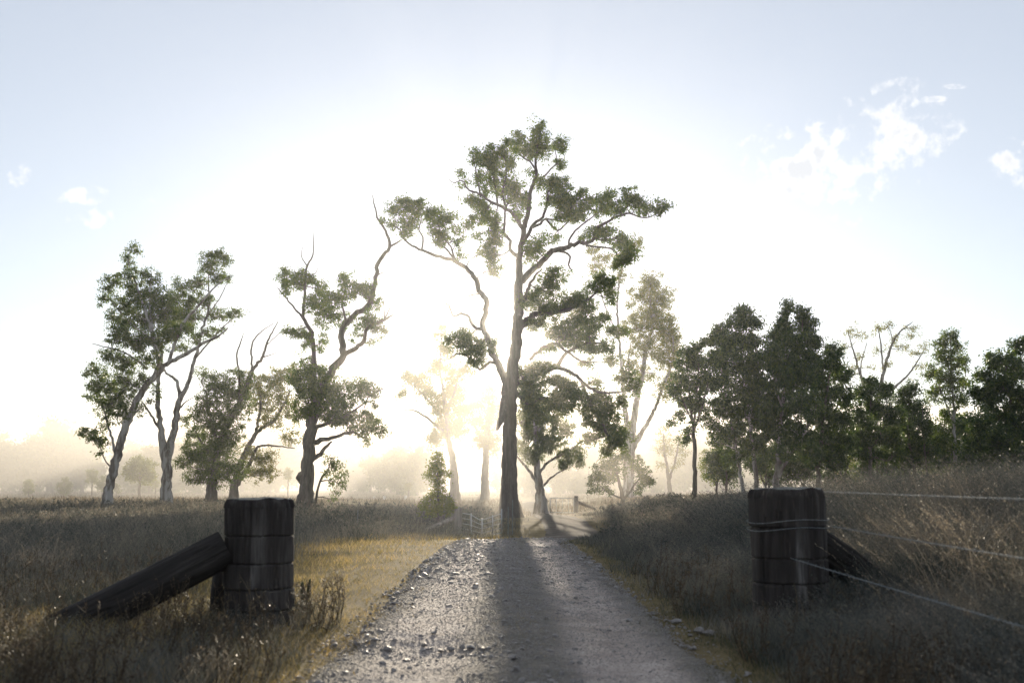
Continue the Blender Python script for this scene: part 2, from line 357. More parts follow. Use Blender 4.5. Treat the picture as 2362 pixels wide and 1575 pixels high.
# distant hills
def hill(name, Yd, prof):
    us = np.linspace(prof[0][0], prof[-1][0], 160); hv = np.interp(us, [p[0] for p in prof], [p[1] for p in prof])
    hv = hv + (fbm(us * .03, us * 0 + Yd, 4) - .5) * 9
    V = []; rows = 8
    for k in range(rows):
        f = k / (rows - 1); 
        for u, v in zip(us, hv):
            top = P(u, v, Yd); zz = zt(0, 900) - 2; hgt = (top[2] - zz) * math.sin(f * math.pi)
            V.append([top[0] * (1 + (f - .5) * .2), Yd + (f - .5) * 130, zz + max(hgt, 0)])
    n = len(us); i = np.arange(rows - 1)[:, None] * n; j = np.arange(n - 1)[None, :]
    Q = np.stack([i + j, i + j + 1, i + n + j + 1, i + n + j], -1).reshape(-1, 4)
    o = link(name, mesh_np(name, np.array(V), Q, True), M_HILL); tag(o, kind='structure')
M_HILL = noise_mat('wooded_hill', [(.3, (.04, .05, .03)), (.7, (.1, .1, .05))], ns=.05, bump=1, bscale=.15, bdist=3)
hill('hills', 560, [(-700, 1085), (0, 1060), (300, 1050), (700, 1040), (860, 1010), (930, 978), (975, 972), (1010, 990), (1080, 1020), (1300, 1040), (1600, 1050), (2400, 1050), (3000, 1085)])

# ------------------------------------------------------------------ trees
def leaf_quads(C, L, Wd, droop, spread=1.0):
    n = len(C)
    d = rng.normal(size=(n, 3)) * spread; d[:, 2] -= droop; d /= np.linalg.norm(d, axis=1)[:, None] + 1e-9
    s = np.cross(d, rng.normal(size=(n, 3))); s /= np.linalg.norm(s, axis=1)[:, None] + 1e-9
    ln = L * rng.uniform(.6, 1.3, n)[:, None]; w = Wd * 1.4 * rng.uniform(.7, 1.3, n)[:, None]
    mid = C + d * ln * .42
    V = np.stack([C, mid + s * w * .5, C + d * ln, mid - s * w * .5], 1).reshape(-1, 3)
    return V, np.arange(n * 4).reshape(-1, 4)

def tree(name, label, cat, Yd, limbs, blobs, leaf=M_LEAF, bark=M_GREYBARK, dens=1.0, puff=.30, L=.15, Wd=.045, droop=1.0, nl=46,
         spread=1.0, group=None, depth=None, sides=10, limb_name='limb', twigs=True, rough=.06, grow=1.34):
    """limbs: lists of (u, v, r_px); first is the trunk. blobs: (u, v, ru, rv[, density])."""
    m = pxm(Yd)
    b = limbs[0][0]; base = P(b[0], b[1], Yd); base[2] = float(zt(base[0], Yd))
    root = empty(name, base); tag(root, label, cat, group)
    S_uv, S_y, S_pos, S_r = [], [], [], []
    crown_w = depth if depth is not None else (max([abs(q[0] - b[0]) for q in blobs] + [20]) * m) * .8
    for k, lb in enumerate(limbs):
        lb = [tuple(q) for q in lb]
        n = len(lb)
        if k == 0:
            y0 = Yd; D = rng.uniform(-.15, .15) * crown_w; start_y = Yd
        else:
            uv = np.array(S_uv); dd = np.hypot(uv[:, 0] - lb[0][0], uv[:, 1] - lb[0][1]); q = int(dd.argmin())
            start_y = S_y[q]; D = rng.choice([-1, 1]) * rng.uniform(.25, .9) * crown_w * min(1, (abs(lb[-1][0] - lb[0][0]) + abs(lb[-1][1] - lb[0][1])) * m / (crown_w + .1))
        pts = []
        acc = [0]
        for a_, b_ in zip(lb[:-1], lb[1:]): acc.append(acc[-1] + math.hypot(b_[0] - a_[0], b_[1] - a_[1]))
        for q, a_ in zip(lb, acc):
            t = a_ / acc[-1]; yy = start_y + D * (t ** 1.3)
            p = P(q[0], q[1], yy)
            pts.append([*p, q[2] * pxm(yy), q[0], q[1], yy])
        pts = np.array(pts)
        if k == 0: # foot of the trunk reaches into the ground
            pts[0][2] = base[2] - .25; pts[0][3] *= 1.25
        step = max(.22, 6 * m)
        c = crom(pts, step)
        wob = np.minimum(c[:, 3] * .8, .1 + 0 * c[:, 3])
        jit = rng.normal(size=(len(c), 3)) * wob[:, None] * .35; jit[0] = 0; jit[-1] = 0
        if k == 0: jit[:3] = 0
        c[:, :3] += jit
        c[:, 3] = np.maximum(c[:, 3], .012)
        mb = MB(); mb.tube(c[:, :3], c[:, 3], sides=sides if c[0, 3] > .08 else 6, rough=rough if c[0, 3] > .08 else 0)
        mb.build('trunk' if k == 0 else limb_name, bark, root, origin=base, smooth=True)
        for r in c[::2]:
            S_uv.append((r[4], r[5])); S_y.append(r[6]); S_pos.append(r[:3].copy()); S_r.append(r[3])
    S_uv = np.array(S_uv); S_pos = np.array(S_pos); S_y = np.array(S_y); S_r = np.array(S_r)
    lo = MB(); tw = MB()
    allc = []
    for bl in blobs:
        u, v, ru, rv = bl[0], bl[1], bl[2] * grow, bl[3] * grow; dn = bl[4] if len(bl) > 4 else 1
        q = int(np.hypot(S_uv[:, 0] - u, S_uv[:, 1] - v).argmin())
        yc = S_y[q] + rng.normal() * .35 * max(ru, rv) * m
        c = P(u, v, yc); rx, rz = ru * m, rv * m; ry = (rx + rz) / 2 * 1.1
        nn = dn * dens * (rx * rz * math.pi) / (puff * puff * 2.2) * 3.3 + 1
        npf = int(max(3, nn))
        pr = rng.normal(size=(npf, 3)); pr /= np.linalg.norm(pr, axis=1)[:, None]; pr *= (rng.random(npf)[:, None] ** .45) * np.where(rng.random(npf) < .22, rng.uniform(1.05, 1.5, npf), 1.0)[:, None]; stray = np.linalg.norm(pr, axis=1) > 1.0
        pc = c + pr * np.array([rx, ry, rz])
        npf = len(pr)
        # limb -> blob centre
        if twigs:
            dist = np.linalg.norm(S_pos - c, axis=1) + np.maximum(0, S_pos[:, 2] - c[2]) * .8
            q = int(dist.argmin()); a = S_pos[q]
            mid = (a + c) / 2 + rng.normal(size=3) * .12 * np.linalg.norm(c - a); mid[2] -= .08 * np.linalg.norm(c - a)
            r0 = min(S_r[q] * .6, .035 + .012 * max(rx, rz))
            line = crom(np.vstack([a, mid, c]), max(.3, 8 * m))
            tw.tube(line, np.linspace(r0, r0 * .45, len(line)), sides=5, cap=False)
            for p in pc[::2 if Yd < 100 else 3]:
                f = rng.uniform(.45, 1); s0 = line[int(f * (len(line) - 1))]
                mm = (s0 + p) / 2 + rng.normal(size=3) * .1 * np.linalg.norm(p - s0)
                tw.tube([s0, mm, p], [r0 * .4, r0 * .28, .006], sides=3, cap=False)
        k = rng.poisson(nl * 1.1 * np.where(stray, .5, 1.0))
        cc = np.repeat(pc, k, axis=0); sz = np.repeat(rng.uniform(.6, 1.35, npf), k)
        off = rng.normal(size=(len(cc), 3)) * (.47 * puff * sz)[:, None]
        off[:, 2] *= .8
        allc.append(cc + off)
    if allc:
        C = np.vstack(allc); C = C[C[:, 2] > base[2] + .15]
        V, Qd = leaf_quads(C, L, Wd, droop, spread); lo.add(V, Qd); nleaf = len(Qd)
        if tw.V: lo.add(np.vstack(tw.V), np.vstack(tw.Q))
        co = lo.build('crown', leaf, root, origin=base); co.data.materials.append(bark)
        if len(co.data.polygons) == sum(len(q_) for q_ in lo.Q):
            mi = np.zeros(len(co.data.polygons), dtype=np.int32); mi[nleaf:] = 1; co.data.polygons.foreach_set('material_index', mi)
    return root

# the tall ironbark in the middle
tree('gum_tree', 'tallest gum tree with thick dark rough trunk and twisting crown before the sun', 'tree', 55, [
    [(1175, 1192, 30), (1175, 1150, 21.5), (1173, 1082, 18), (1175, 982, 15.5), (1178, 899, 13.8), (1182, 850, 13.5), (1190, 800, 13), (1195, 741, 12), (1197, 671, 10.5), (1199, 636, 9), (1197, 601, 7.5), (1204, 559, 6.5), (1208, 520, 6), (1218, 488, 5), (1223, 446, 4.5), (1236, 408, 3.6), (1237, 380, 2.8), (1239, 338, 2), (1248, 299, 1)],
    [(1176, 898, 11), (1162, 866, 9), (1145, 832, 7.5), (1127, 785, 6.5), (1113, 752, 6), (1120, 713, 6), (1123, 690, 6), (1108, 678, 5.8), (1097, 646, 5.5), (1081, 625, 5), (1053, 604, 4.5), (1025, 595, 4), (997, 587, 3.4), (975, 577, 3), (950, 567, 2.4), (929, 548, 2), (923, 531, 1.7), (903, 517, 1)],
    [(973, 575, 2.2), (976, 548, 2), (966, 530, 1.6), (973, 505, 1)],
    [(1048, 601, 2.6), (1029, 573, 2.2), (1001, 559, 1.8), (999, 533, 1)],
    [(1050, 602, 2.5), (1040, 570, 2), (1020, 545, 1.5), (1010, 515, 1)],
    [(1117, 760, 4.5), (1092, 753, 3.6), (1083, 732, 3), (1064, 723, 2.6), (1046, 729, 2), (1036, 706, 1.7), (1025, 700, 1.4), (1018, 708, .8)],
    [(1196, 592, 5), (1176, 576, 4), (1178, 555, 3.6), (1162, 538, 3.2), (1164, 517, 2.6), (1167, 481, 2), (1180, 455, 1)],
    [(1205, 526, 5), (1187, 496, 4.2), (1166, 481, 3.8), (1134, 467, 3.2), (1110, 450, 2.6), (1078, 436, 2), (1067, 418, 1.5), (1046, 422, 1), (1034, 413, .7)],
    [(1148, 474, 2.6), (1145, 446, 2.2), (1136, 401, 1.7), (1132, 365, 1)],
    [(1168, 482, 2.6), (1159, 446, 2.2), (1167, 408, 1.8), (1169, 380, 1.4), (1160, 360, 1)],
    [(1108, 450, 2), (1101, 418, 1.7), (1097, 390, 1.3), (1092, 369, .9)],
    [(1236, 392, 2.5), (1222, 373, 2.1), (1201, 359, 1.7), (1192, 335, 1)],
    [(1236, 411, 2.6), (1253, 408, 2.2), (1271, 390, 1.8), (1285, 373, 1.4), (1281, 348, 1), (1292, 335, .7)],
    [(1206, 562, 5), (1218, 541, 4.2), (1231, 517, 3.6), (1252, 501, 3.2), (1262, 464, 2.4), (1267, 436, 1.5), (1290, 425, .8)],
    [(1229, 524, 3.4), (1246, 517, 3), (1259, 504, 2.8), (1274, 524, 2.5), (1287, 532, 2.3), (1302, 520, 1.8), (1325, 500, 1)],
    [(1259, 504, 2.4), (1285, 506, 1.9), (1306, 488, 1.2), (1330, 470, .7)],
    [(1203, 650, 8), (1222, 629, 7.5), (1243, 611, 7), (1264, 588, 6.5), (1281, 576, 6.2), (1302, 574, 5.8), (1327, 564, 5), (1355, 562, 4.5), (1373, 548, 4), (1373, 527, 3.6), (1400, 512, 3), (1425, 499, 2.5), (1453, 492, 2), (1474, 501, 1.7), (1499, 501, 1.3), (1520, 488, .8)],
    [(1312, 570, 2.6), (1316, 545, 2.4), (1341, 520, 2), (1369, 499, 1.5), (1400, 470, .9)],
    [(1372, 550, 2.6), (1397, 555, 2.2), (1429, 545, 1.3)],
    [(1352, 566, 2.4), (1411, 574, 2), (1425, 594, 1.4), (1440, 610, .8)],
    [(1285, 578, 3), (1302, 582, 2.8), (1315, 592, 2.5), (1311, 611, 2.3), (1320, 624, 1.5)],
    [(1192, 745, 6), (1211, 685, 4.5), (1229, 643, 3.2), (1250, 620, 1.5)],
    [(1196, 760, 8), (1222, 734, 7), (1246, 722, 6), (1288, 720, 5), (1327, 706, 4), (1359, 688, 2.6), (1395, 660, 1.2)],
    [(1190, 885, 7), (1222, 866, 6), (1255, 858, 5.5), (1285, 846, 4.8), (1305, 816, 4), (1348, 793, 2.8), (1400, 790, 1.2)],
    [(1222, 830, 3.5), (1248, 806, 4), (1281, 793, 3.6), (1311, 813, 3), (1341, 833, 2.2), (1390, 835, 1)],
    [(1284, 848, 4.5), (1318, 859, 4.2), (1341, 879, 4), (1374, 902, 3.2), (1427, 904, 2.2), (1464, 897, 1)],
    [(1341, 879, 3.6), (1352, 905, 3.6), (1366, 940, 3.4), (1392, 980, 3), (1405, 1020, 1.8)],
    [(1190, 905, 5), (1212, 925, 4), (1222, 932, 3.4), (1250, 918, 2.8), (1285, 922, 1.5)],
    [(1168, 872, 8), (1163, 905, 8), (1161, 940, 8.5), (1157, 968, 8), (1152, 984, 5), (1145, 991, 2)],
    [(1176, 975, 12), (1170, 985, 10), (1176, 1010, 9), (1184, 1040, 4)],
    [(1148, 838, 4.5), (1129, 835, 3.6), (1106, 852, 3), (1086, 826, 2.4), (1059, 816, 1.8), (1029, 830, .8)],
    [(1108, 678, 2), (1090, 680, 1.8), (1073, 686, 1)],
], [(1246, 312, 16, 26), (1240, 348, 22, 20), (1195, 332, 16, 20), (1216, 350, 14, 10), (1292, 338, 15, 18), (1288, 374, 11, 12), (1170, 350, 16, 18), (1176, 374, 10, 12), (1132, 364, 20, 20), (1100, 364, 14, 18), (1142, 386, 16, 18), (1108, 412, 14, 16, .7), (1140, 420, 12, 20), (1170, 408, 14, 14, .7), (1188, 432, 18, 14), (1165, 446, 18, 14, .7), (1116, 440, 10, 12, .7), (1195, 462, 20, 18, .8),
    (1226, 394, 9, 9, .7), (1266, 424, 24, 14), (1297, 432, 18, 15, .8), (1281, 456, 24, 18), (1310, 460, 16, 12, .7), (1070, 424, 10, 12, .7), (1058, 402, 6, 6, .7),
    (905, 480, 14, 13), (934, 478, 20, 15), (966, 478, 22, 15), (948, 508, 20, 16), (936, 536, 12, 12), (996, 494, 18, 16), (1012, 520, 18, 18), (1034, 504, 16, 12), (1020, 550, 16, 14), (890, 506, 10, 8, .7), (1054, 530, 14, 8, .6), (1082, 520, 16, 8, .7), (905, 520, 9, 8, .6),
    (1078, 464, 15, 9), (1102, 470, 18, 11), (1122, 487, 16, 15), (1104, 506, 16, 12, .7), (1136, 515, 15, 20), (1142, 548, 15, 22), (1130, 582, 13, 22), (1110, 584, 12, 10, .6), (1142, 618, 13, 20, .8), (1062, 562, 10, 14, .6), (1062, 590, 9, 9, .5), (1105, 545, 9, 12, .5),
    (1190, 500, 13, 12), (1210, 468, 10, 14, .6), (1218, 578, 12, 20, .7), (1240, 570, 18, 18, .8), (1236, 600, 12, 10, .5),
    (1341, 446, 9, 15), (1306, 480, 20, 18), (1331, 492, 20, 20), (1292, 510, 16, 12, .7), (1354, 470, 14, 12), (1374, 462, 14, 11, .8), (1402, 458, 18, 15), (1384, 486, 14, 12), (1420, 480, 18, 13), (1450, 454, 19, 17), (1470, 470, 16, 12), (1488, 482, 11, 10), (1524, 480, 12, 12), (1510, 492, 8, 6, .6),
    (1365, 535, 15, 11, .8), (1400, 540, 22, 15), (1432, 560, 22, 16), (1444, 590, 20, 18), (1420, 606, 12, 10, .7), (1345, 545, 10, 8, .5), (1280, 552, 12, 9, .6), (1256, 548, 8, 8, .5),
    (1276, 638, 22, 17), (1262, 664, 20, 14), (1245, 700, 24, 26), (1216, 694, 12, 16, .7), (1272, 720, 20, 15), (1308, 700, 22, 20), (1340, 692, 22, 18), (1368, 664, 18, 14), (1380, 640, 14, 12), (1402, 650, 15, 15), (1406, 682, 12, 17), (1346, 715, 24, 22), (1332, 750, 22, 22), (1358, 762, 22, 18), (1386, 740, 20, 16), (1412, 762, 18, 13), (1434, 766, 14, 10), (1320, 790, 22, 15), (1282, 768, 18, 15), (1362, 800, 22, 15), (1396, 802, 20, 18), (1412, 830, 13, 12), (1262, 802, 14, 12, .7), (1352, 838, 16, 10, .8),
    (1250, 852, 28, 18), (1228, 882, 28, 22), (1262, 925, 26, 18), (1222, 938, 20, 16), (1215, 915, 14, 18), (1240, 957, 18, 14), (1212, 967, 11, 14), (1300, 938, 22, 16), (1330, 915, 20, 16), (1205, 870, 12, 20), (1300, 765, 26, 18), (1240, 745, 22, 16), (1282, 886, 26, 20), (1312, 902, 22, 18), (1222, 908, 14, 12), (1294, 918, 18, 10), (1372, 880, 16, 12, .7), (1446, 870, 20, 16), (1456, 896, 15, 12), (1436, 926, 11, 11),  # some low clumps by the trunk added to shade the right wheel rut
    (1376, 922, 20, 20), (1402, 936, 22, 18), (1390, 966, 24, 22), (1368, 992, 20, 18), (1416, 986, 24, 24), (1430, 1014, 18, 20), (1356, 958, 14, 14), (1400, 1034, 12, 12), (1350, 1010, 12, 11, .7), (1344, 938, 12, 12, .6),
    (1062, 790, 22, 18), (1090, 800, 22, 18), (1072, 774, 18, 10), (1112, 790, 12, 13), (1102, 832, 16, 12), (1138, 802, 9, 13)],
    leaf=M_LEAF, bark=M_BARK, depth=5.5, puff=.27, L=.15, Wd=.05, droop=.35, nl=46, dens=1.05, sides=22, rough=.07, grow=1.42)

# left: leaning gum and the twin-stemmed pale gum behind it
tree('gum_tree', 'leaning gum tree at far left with blotchy white trunk and crown sweeping right', 'tree', 60, [
    [(245, 1172, 12), (252, 1120, 10.5), (263, 1071, 10), (283, 1004, 9), (314, 929, 8), (346, 879, 7), (386, 839, 5.5), (430, 817, 4.5), (471, 790, 3.5), (502, 777, 2.5), (526, 757, 1.2)],
    [(330, 903, 5), (363, 848, 4.2), (356, 790, 3.6), (337, 723, 2.8), (314, 656, 2), (296, 603, 1.4), (305, 567, .7)],
    [(390, 832, 4), (421, 750, 3.2), (466, 696, 2.4), (502, 656, 1.6), (538, 634, .8)],
    [(340, 850, 2.6), (300, 820, 2), (274, 808, 1.6), (238, 799, 1.2), (212, 792, .7)],
    [(266, 1050, 3.5), (258, 1010, 3), (240, 946, 2.2), (222, 885, 1)],
    [(258, 1080, 2), (240, 1058, 1.5), (232, 1030, 1), (215, 1000, .7)],
    [(355, 785, 2.5), (300, 745, 2), (265, 704, 1.5), (245, 680, .9)],
    [(372, 840, 3), (352, 760, 2.4), (345, 690, 1.8), (350, 630, 1)],
], [(306, 573, 12, 10, .8), (292, 600, 10, 12), (300, 638, 15, 18), (260, 655, 18, 18), (248, 690, 16, 14, .7), (266, 728, 14, 14, .7), (325, 672, 22, 20), (346, 642, 16, 16), (356, 690, 28, 22), (300, 704, 22, 20), (284, 742, 22, 18), (340, 738, 32, 24), (386, 720, 26, 26), (270, 772, 20, 16), (312, 788, 28, 22), (360, 786, 28, 20), (404, 762, 24, 20), (250, 818, 20, 12, .8), (290, 836, 22, 18), (340, 828, 22, 16, .8),
    (222, 858, 18, 16), (240, 892, 24, 22), (214, 905, 10, 14), (272, 910, 24, 22), (292, 880, 20, 20), (250, 940, 20, 18), (285, 952, 18, 16), (216, 1000, 16, 10), (236, 1012, 12, 10), (196, 998, 10, 7), (322, 945, 10, 12, .6), (245, 972, 12, 12, .7), (232, 1040, 6, 8, .5), (320, 870, 16, 14, .8)],
    bark=M_GUM, depth=3.5, puff=.28, droop=1.1, nl=42, sides=14, dens=1.0, grow=1.5)
tree('gum_tree', 'pale gum forking into two smooth stems right of the leaning gum', 'tree', 66, [
    [(383, 1174, 15), (384, 1130, 12.5), (386, 1080, 11), (377, 1031, 9.5), (372, 982, 6.5), (363, 924, 5.2), (366, 870, 4.2), (372, 812, 3), (360, 760, 1.5)],
    [(385, 1062, 9), (404, 982, 7.8), (412, 929, 6.5), (430, 893, 5), (448, 835, 4), (470, 750, 3), (484, 701, 2.2), (480, 640, 1.5), (500, 590, .8)],
    [(416, 924, 4.5), (408, 879, 3.6), (386, 862, 2.5), (370, 840, 1.2)],
    [(366, 985, 3), (341, 946, 2.4), (326, 925, 1.4)],
    [(417, 940, 2.2), (430, 925, 1.6), (445, 917, .8)],
    [(474, 735, 2.2), (505, 690, 1.5), (530, 640, .8)],
    [(452, 825, 2.2), (500, 770, 1.8), (535, 735, 1)],
], [(418, 662, 14, 18), (438, 690, 16, 14), (456, 655, 18, 16), (478, 612, 18, 20), (500, 588, 20, 13), (522, 600, 10, 14), (502, 640, 18, 13), (520, 640, 10, 12), (472, 692, 18, 16), (440, 736, 22, 22), (500, 728, 18, 13), (540, 722, 17, 11), (478, 765, 18, 14, .8), (400, 690, 16, 16), (415, 720, 20, 20), (450, 780, 18, 12, .6), (420, 800, 16, 12, .6), (360, 900, 10, 14, .5), (395, 745, 20, 20), (510, 760, 10, 8, .5), (340, 930, 9, 9, .5)],
    bark=M_GUM, depth=3.5, puff=.29, droop=1.1, nl=40, sides=14, grow=1.45)
tree('gum_tree', 'bushy dark gum with bare dead branches rising from its crown left of the post', 'tree', 74, [
    [(486, 1166, 14), (490, 1120, 11), (496, 1080, 10), (510, 1010, 8), (551, 929, 6), (582, 857, 4.5), (604, 826, 3.4), (618, 786, 2.4), (642, 741, 1)],
    [(582, 858, 2.6), (580, 799, 2.1), (597, 770, 1.5), (632, 745, .7)],
    [(553, 925, 2.8), (551, 857, 2.4), (546, 821, 2.1), (555, 790, 1.6), (562, 768, .8)],
    [(606, 824, 1.8), (626, 818, 1.1), (640, 812, .6)],
    [(500, 1070, 4), (470, 1030, 3), (445, 985, 1.5)],
    [(505, 1030, 4), (485, 960, 3), (475, 900, 1.5)],
    [(616, 795, 1.2), (640, 772, 1), (655, 758, .5)],
], [(470, 866, 20, 14, .8), (498, 888, 24, 20), (552, 868, 26, 16, .8), (490, 928, 28, 24), (480, 978, 24, 24), (450, 1002, 18, 20), (440, 1050, 20, 22), (470, 1062, 28, 28), (502, 1040, 30, 30), (530, 962, 34, 28), (524, 1004, 30, 26), (448, 1100, 18, 14), (500, 1100, 22, 18), (540, 1080, 24, 22), (556, 910, 22, 20), (420, 1070, 12, 14, .7), (430, 970, 12, 12, .6), (520, 905, 18, 16), (455, 950, 16, 14)],
    bark=M_GREYBARK, depth=3.5, puff=.31, droop=1.1, nl=44, grow=1.45)
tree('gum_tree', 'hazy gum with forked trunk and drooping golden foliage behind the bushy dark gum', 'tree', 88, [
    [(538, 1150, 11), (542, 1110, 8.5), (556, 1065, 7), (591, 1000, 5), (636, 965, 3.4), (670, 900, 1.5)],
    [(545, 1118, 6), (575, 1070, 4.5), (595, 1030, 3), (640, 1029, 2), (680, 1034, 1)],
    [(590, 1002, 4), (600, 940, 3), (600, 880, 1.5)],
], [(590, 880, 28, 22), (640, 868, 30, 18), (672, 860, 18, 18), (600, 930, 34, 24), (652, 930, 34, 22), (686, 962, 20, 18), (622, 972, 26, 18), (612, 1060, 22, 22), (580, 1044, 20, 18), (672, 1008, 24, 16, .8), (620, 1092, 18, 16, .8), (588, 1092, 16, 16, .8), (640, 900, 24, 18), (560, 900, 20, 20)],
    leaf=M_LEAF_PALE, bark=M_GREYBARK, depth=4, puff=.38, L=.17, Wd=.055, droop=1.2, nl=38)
tree('gum_tree', 'big gnarled gum with burl on trunk and one long dead limb reaching up right', 'tree', 58, [
    [(707, 1166, 20), (706, 1130, 16), (709, 1092, 14.5), (714, 1017, 13), (724, 942, 12), (744, 893, 10.5), (764, 858, 9), (792, 818, 8), (787, 768, 7), (804, 738, 6.5), (849, 704, 6), (864, 659, 5), (871, 609, 4.5), (898, 569, 3.8), (893, 539, 3), (871, 500, 2.2), (859, 450, .8)],
    [(898, 570, 3), (912, 562, 2.4), (926, 553, 1.5)],
    [(792, 820, 6), (834, 793, 5), (849, 758, 4.2), (884, 738, 3.2), (911, 724, 1)],
    [(886, 738, 2), (900, 710, 1.3), (918, 679, .7)],
    [(886, 738, 1.6), (886, 712, 1.2), (884, 690, .6)],
    [(726, 940, 8), (724, 880, 6.5), (724, 818, 5.4), (719, 768, 4.8), (700, 733, 4), (704, 669, 3), (707, 619, 2.4), (722, 589, 1.6), (722, 534, .7)],
    [(700, 735, 2.6), (670, 699, 2), (640, 664, 1)],
    [(707, 612, 1.5), (695, 590, 1), (700, 565, .5)],
    [(712, 640, 1.6), (728, 630, 1.1), (734, 615, .5)],
    [(722, 1020, 7), (764, 1010, 4.6), (814, 997, 3.2), (839, 1009, 2), (860, 990, 1)],
    [(728, 985, 5), (760, 975, 4), (799, 957, 3), (840, 930, 1.6)],
    [(840, 940, 1.6), (854, 912, 1.4), (894, 893, 1), (938, 876, .5)],
    [(715, 1062, 6), (740, 1045, 5), (756, 1027, 3.5), (765, 1018, 2)],
    [(700, 1092, 8), (692, 1100, 8), (694, 1112, 5)],
    [(866, 640, 2), (876, 632, 1.4), (884, 628, .8)],
    [(800, 745, 3), (790, 700, 2.2), (800, 655, 1)],
], [(655, 634, 18, 14), (680, 652, 20, 14), (692, 634, 12, 12), (716, 646, 20, 12), (660, 668, 12, 14, .6), (740, 662, 18, 12, .8), (730, 700, 24, 20), (760, 690, 20, 16), (800, 648, 18, 14), (790, 680, 20, 18, .8), (832, 670, 20, 16), (852, 660, 12, 12, .7), (862, 700, 13, 14), (750, 730, 22, 18), (790, 740, 20, 16, .7), (850, 742, 22, 17, .8), (872, 762, 14, 16, .8), (700, 770, 20, 12), (676, 764, 15, 11), (705, 795, 12, 10, .6), (742, 790, 16, 16, .6), (820, 770, 12, 12, .5), (850, 790, 9, 10, .5),
    (710, 850, 30, 20), (740, 880, 38, 24), (702, 902, 24, 24), (722, 934, 34, 24), (772, 902, 30, 22), (790, 932, 26, 22), (832, 890, 24, 18), (850, 905, 20, 18), (800, 970, 28, 18), (850, 960, 24, 16), (872, 990, 14, 14), (760, 962, 24, 16), (838, 988, 18, 12, .7), (680, 870, 14, 16), (868, 930, 10, 10, .6), (700, 955, 18, 14, .8), (850, 1014, 8, 8, .5)],
    bark=M_GREYBARK, depth=4, puff=.28, droop=.9, nl=44, sides=18, rough=.09, grow=1.45)
tree('young_gum', 'small leafy gum growing at the foot of the big gnarled gum', 'tree', 57, [
    [(722, 1160, 3), (738, 1110, 2.4), (756, 1085, 1.8), (765, 1055, 1)],
    [(738, 1110, 1.8), (760, 1108, 1.3), (785, 1115, .8)],
], [(762, 1060, 15, 14), (778, 1078, 20, 16), (752, 1086, 12, 14, .8), (786, 1100, 15, 16), (775, 1130, 12, 14, .7), (792, 1120, 8, 10), (760, 1110, 10, 10, .7), (765, 1152, 8, 8, .5)],
    leaf=M_LEAF, puff=.24, L=.18, Wd=.04, droop=1.8, nl=18, depth=.8, dens=.8, grow=1.1)
tree('young_gum', 'narrow bushy young gum standing beside the left gate post', 'tree', 47, [
    [(1010, 1200, 2.6), (1011, 1150, 2.2), (1010, 1100, 1.6), (1009, 1050, .8)],
    [(1011, 1168, 1.3), (992, 1150, 1), (980, 1145, .6)],
    [(1011, 1165, 1.3), (1030, 1150, 1), (1042, 1140, .6)],
], [(1009, 1050, 9, 10), (1004, 1064, 14, 12), (1016, 1066, 12, 10), (1006, 1084, 20, 12), (1022, 1090, 18, 12), (996, 1098, 14, 12), (1012, 1108, 16, 10), (1010, 1128, 17, 14, .9), (992, 1148, 16, 12), (1018, 1148, 18, 12), (1034, 1154, 14, 12), (980, 1164, 14, 14), (1004, 1168, 22, 14), (1032, 1174, 18, 14), (990, 1184, 16, 10), (1020, 1188, 18, 8, .8)],
    leaf=M_LEAF_YOUNG, puff=.17, L=.12, Wd=.04, droop=.4, nl=20, depth=.8, dens=1.05, grow=1.12)

# right of the big tree
tree('gum_tree', 'white trunked gum with weeping foliage between the big tree and the right gate', 'tree', 68, [
    [(1247, 1168, 16), (1246, 1140, 11.5), (1243, 1115, 9), (1238, 1065, 7), (1235, 982, 5), (1232, 949, 3.6), (1226, 910, 1.5)],
    [(1238, 1112, 4.2), (1215, 1078, 3), (1195, 1055, 2), (1185, 1040, 1)],
    [(1246, 1122, 3), (1258, 1116, 2.6), (1271, 1101, 2.2), (1298, 1085, 1.4), (1320, 1075, .7)],
    [(1244, 1092, 3.6), (1265, 1065, 2.8), (1314, 1038, 1.8), (1344, 1015, .8)],
    [(1236, 1000, 3), (1260, 970, 2), (1285, 955, 1)],
], [(1214, 960, 15, 24), (1250, 948, 22, 20), (1240, 988, 24, 22), (1282, 972, 22, 20), (1214, 1010, 15, 24), (1270, 1010, 28, 20), (1308, 992, 20, 16, .8), (1250, 1038, 20, 16), (1310, 1050, 22, 14), (1334, 1060, 12, 14), (1224, 1048, 12, 16), (1298, 1072, 16, 10), (1205, 1040, 9, 14, .7), (1226, 925, 16, 16), (1330, 1030, 10, 10, .6)],
    leaf=M_LEAF, bark=M_GUM, depth=3, puff=.3, L=.2, Wd=.04, droop=2.6, nl=50, sides=14, grow=1.35, dens=.9)
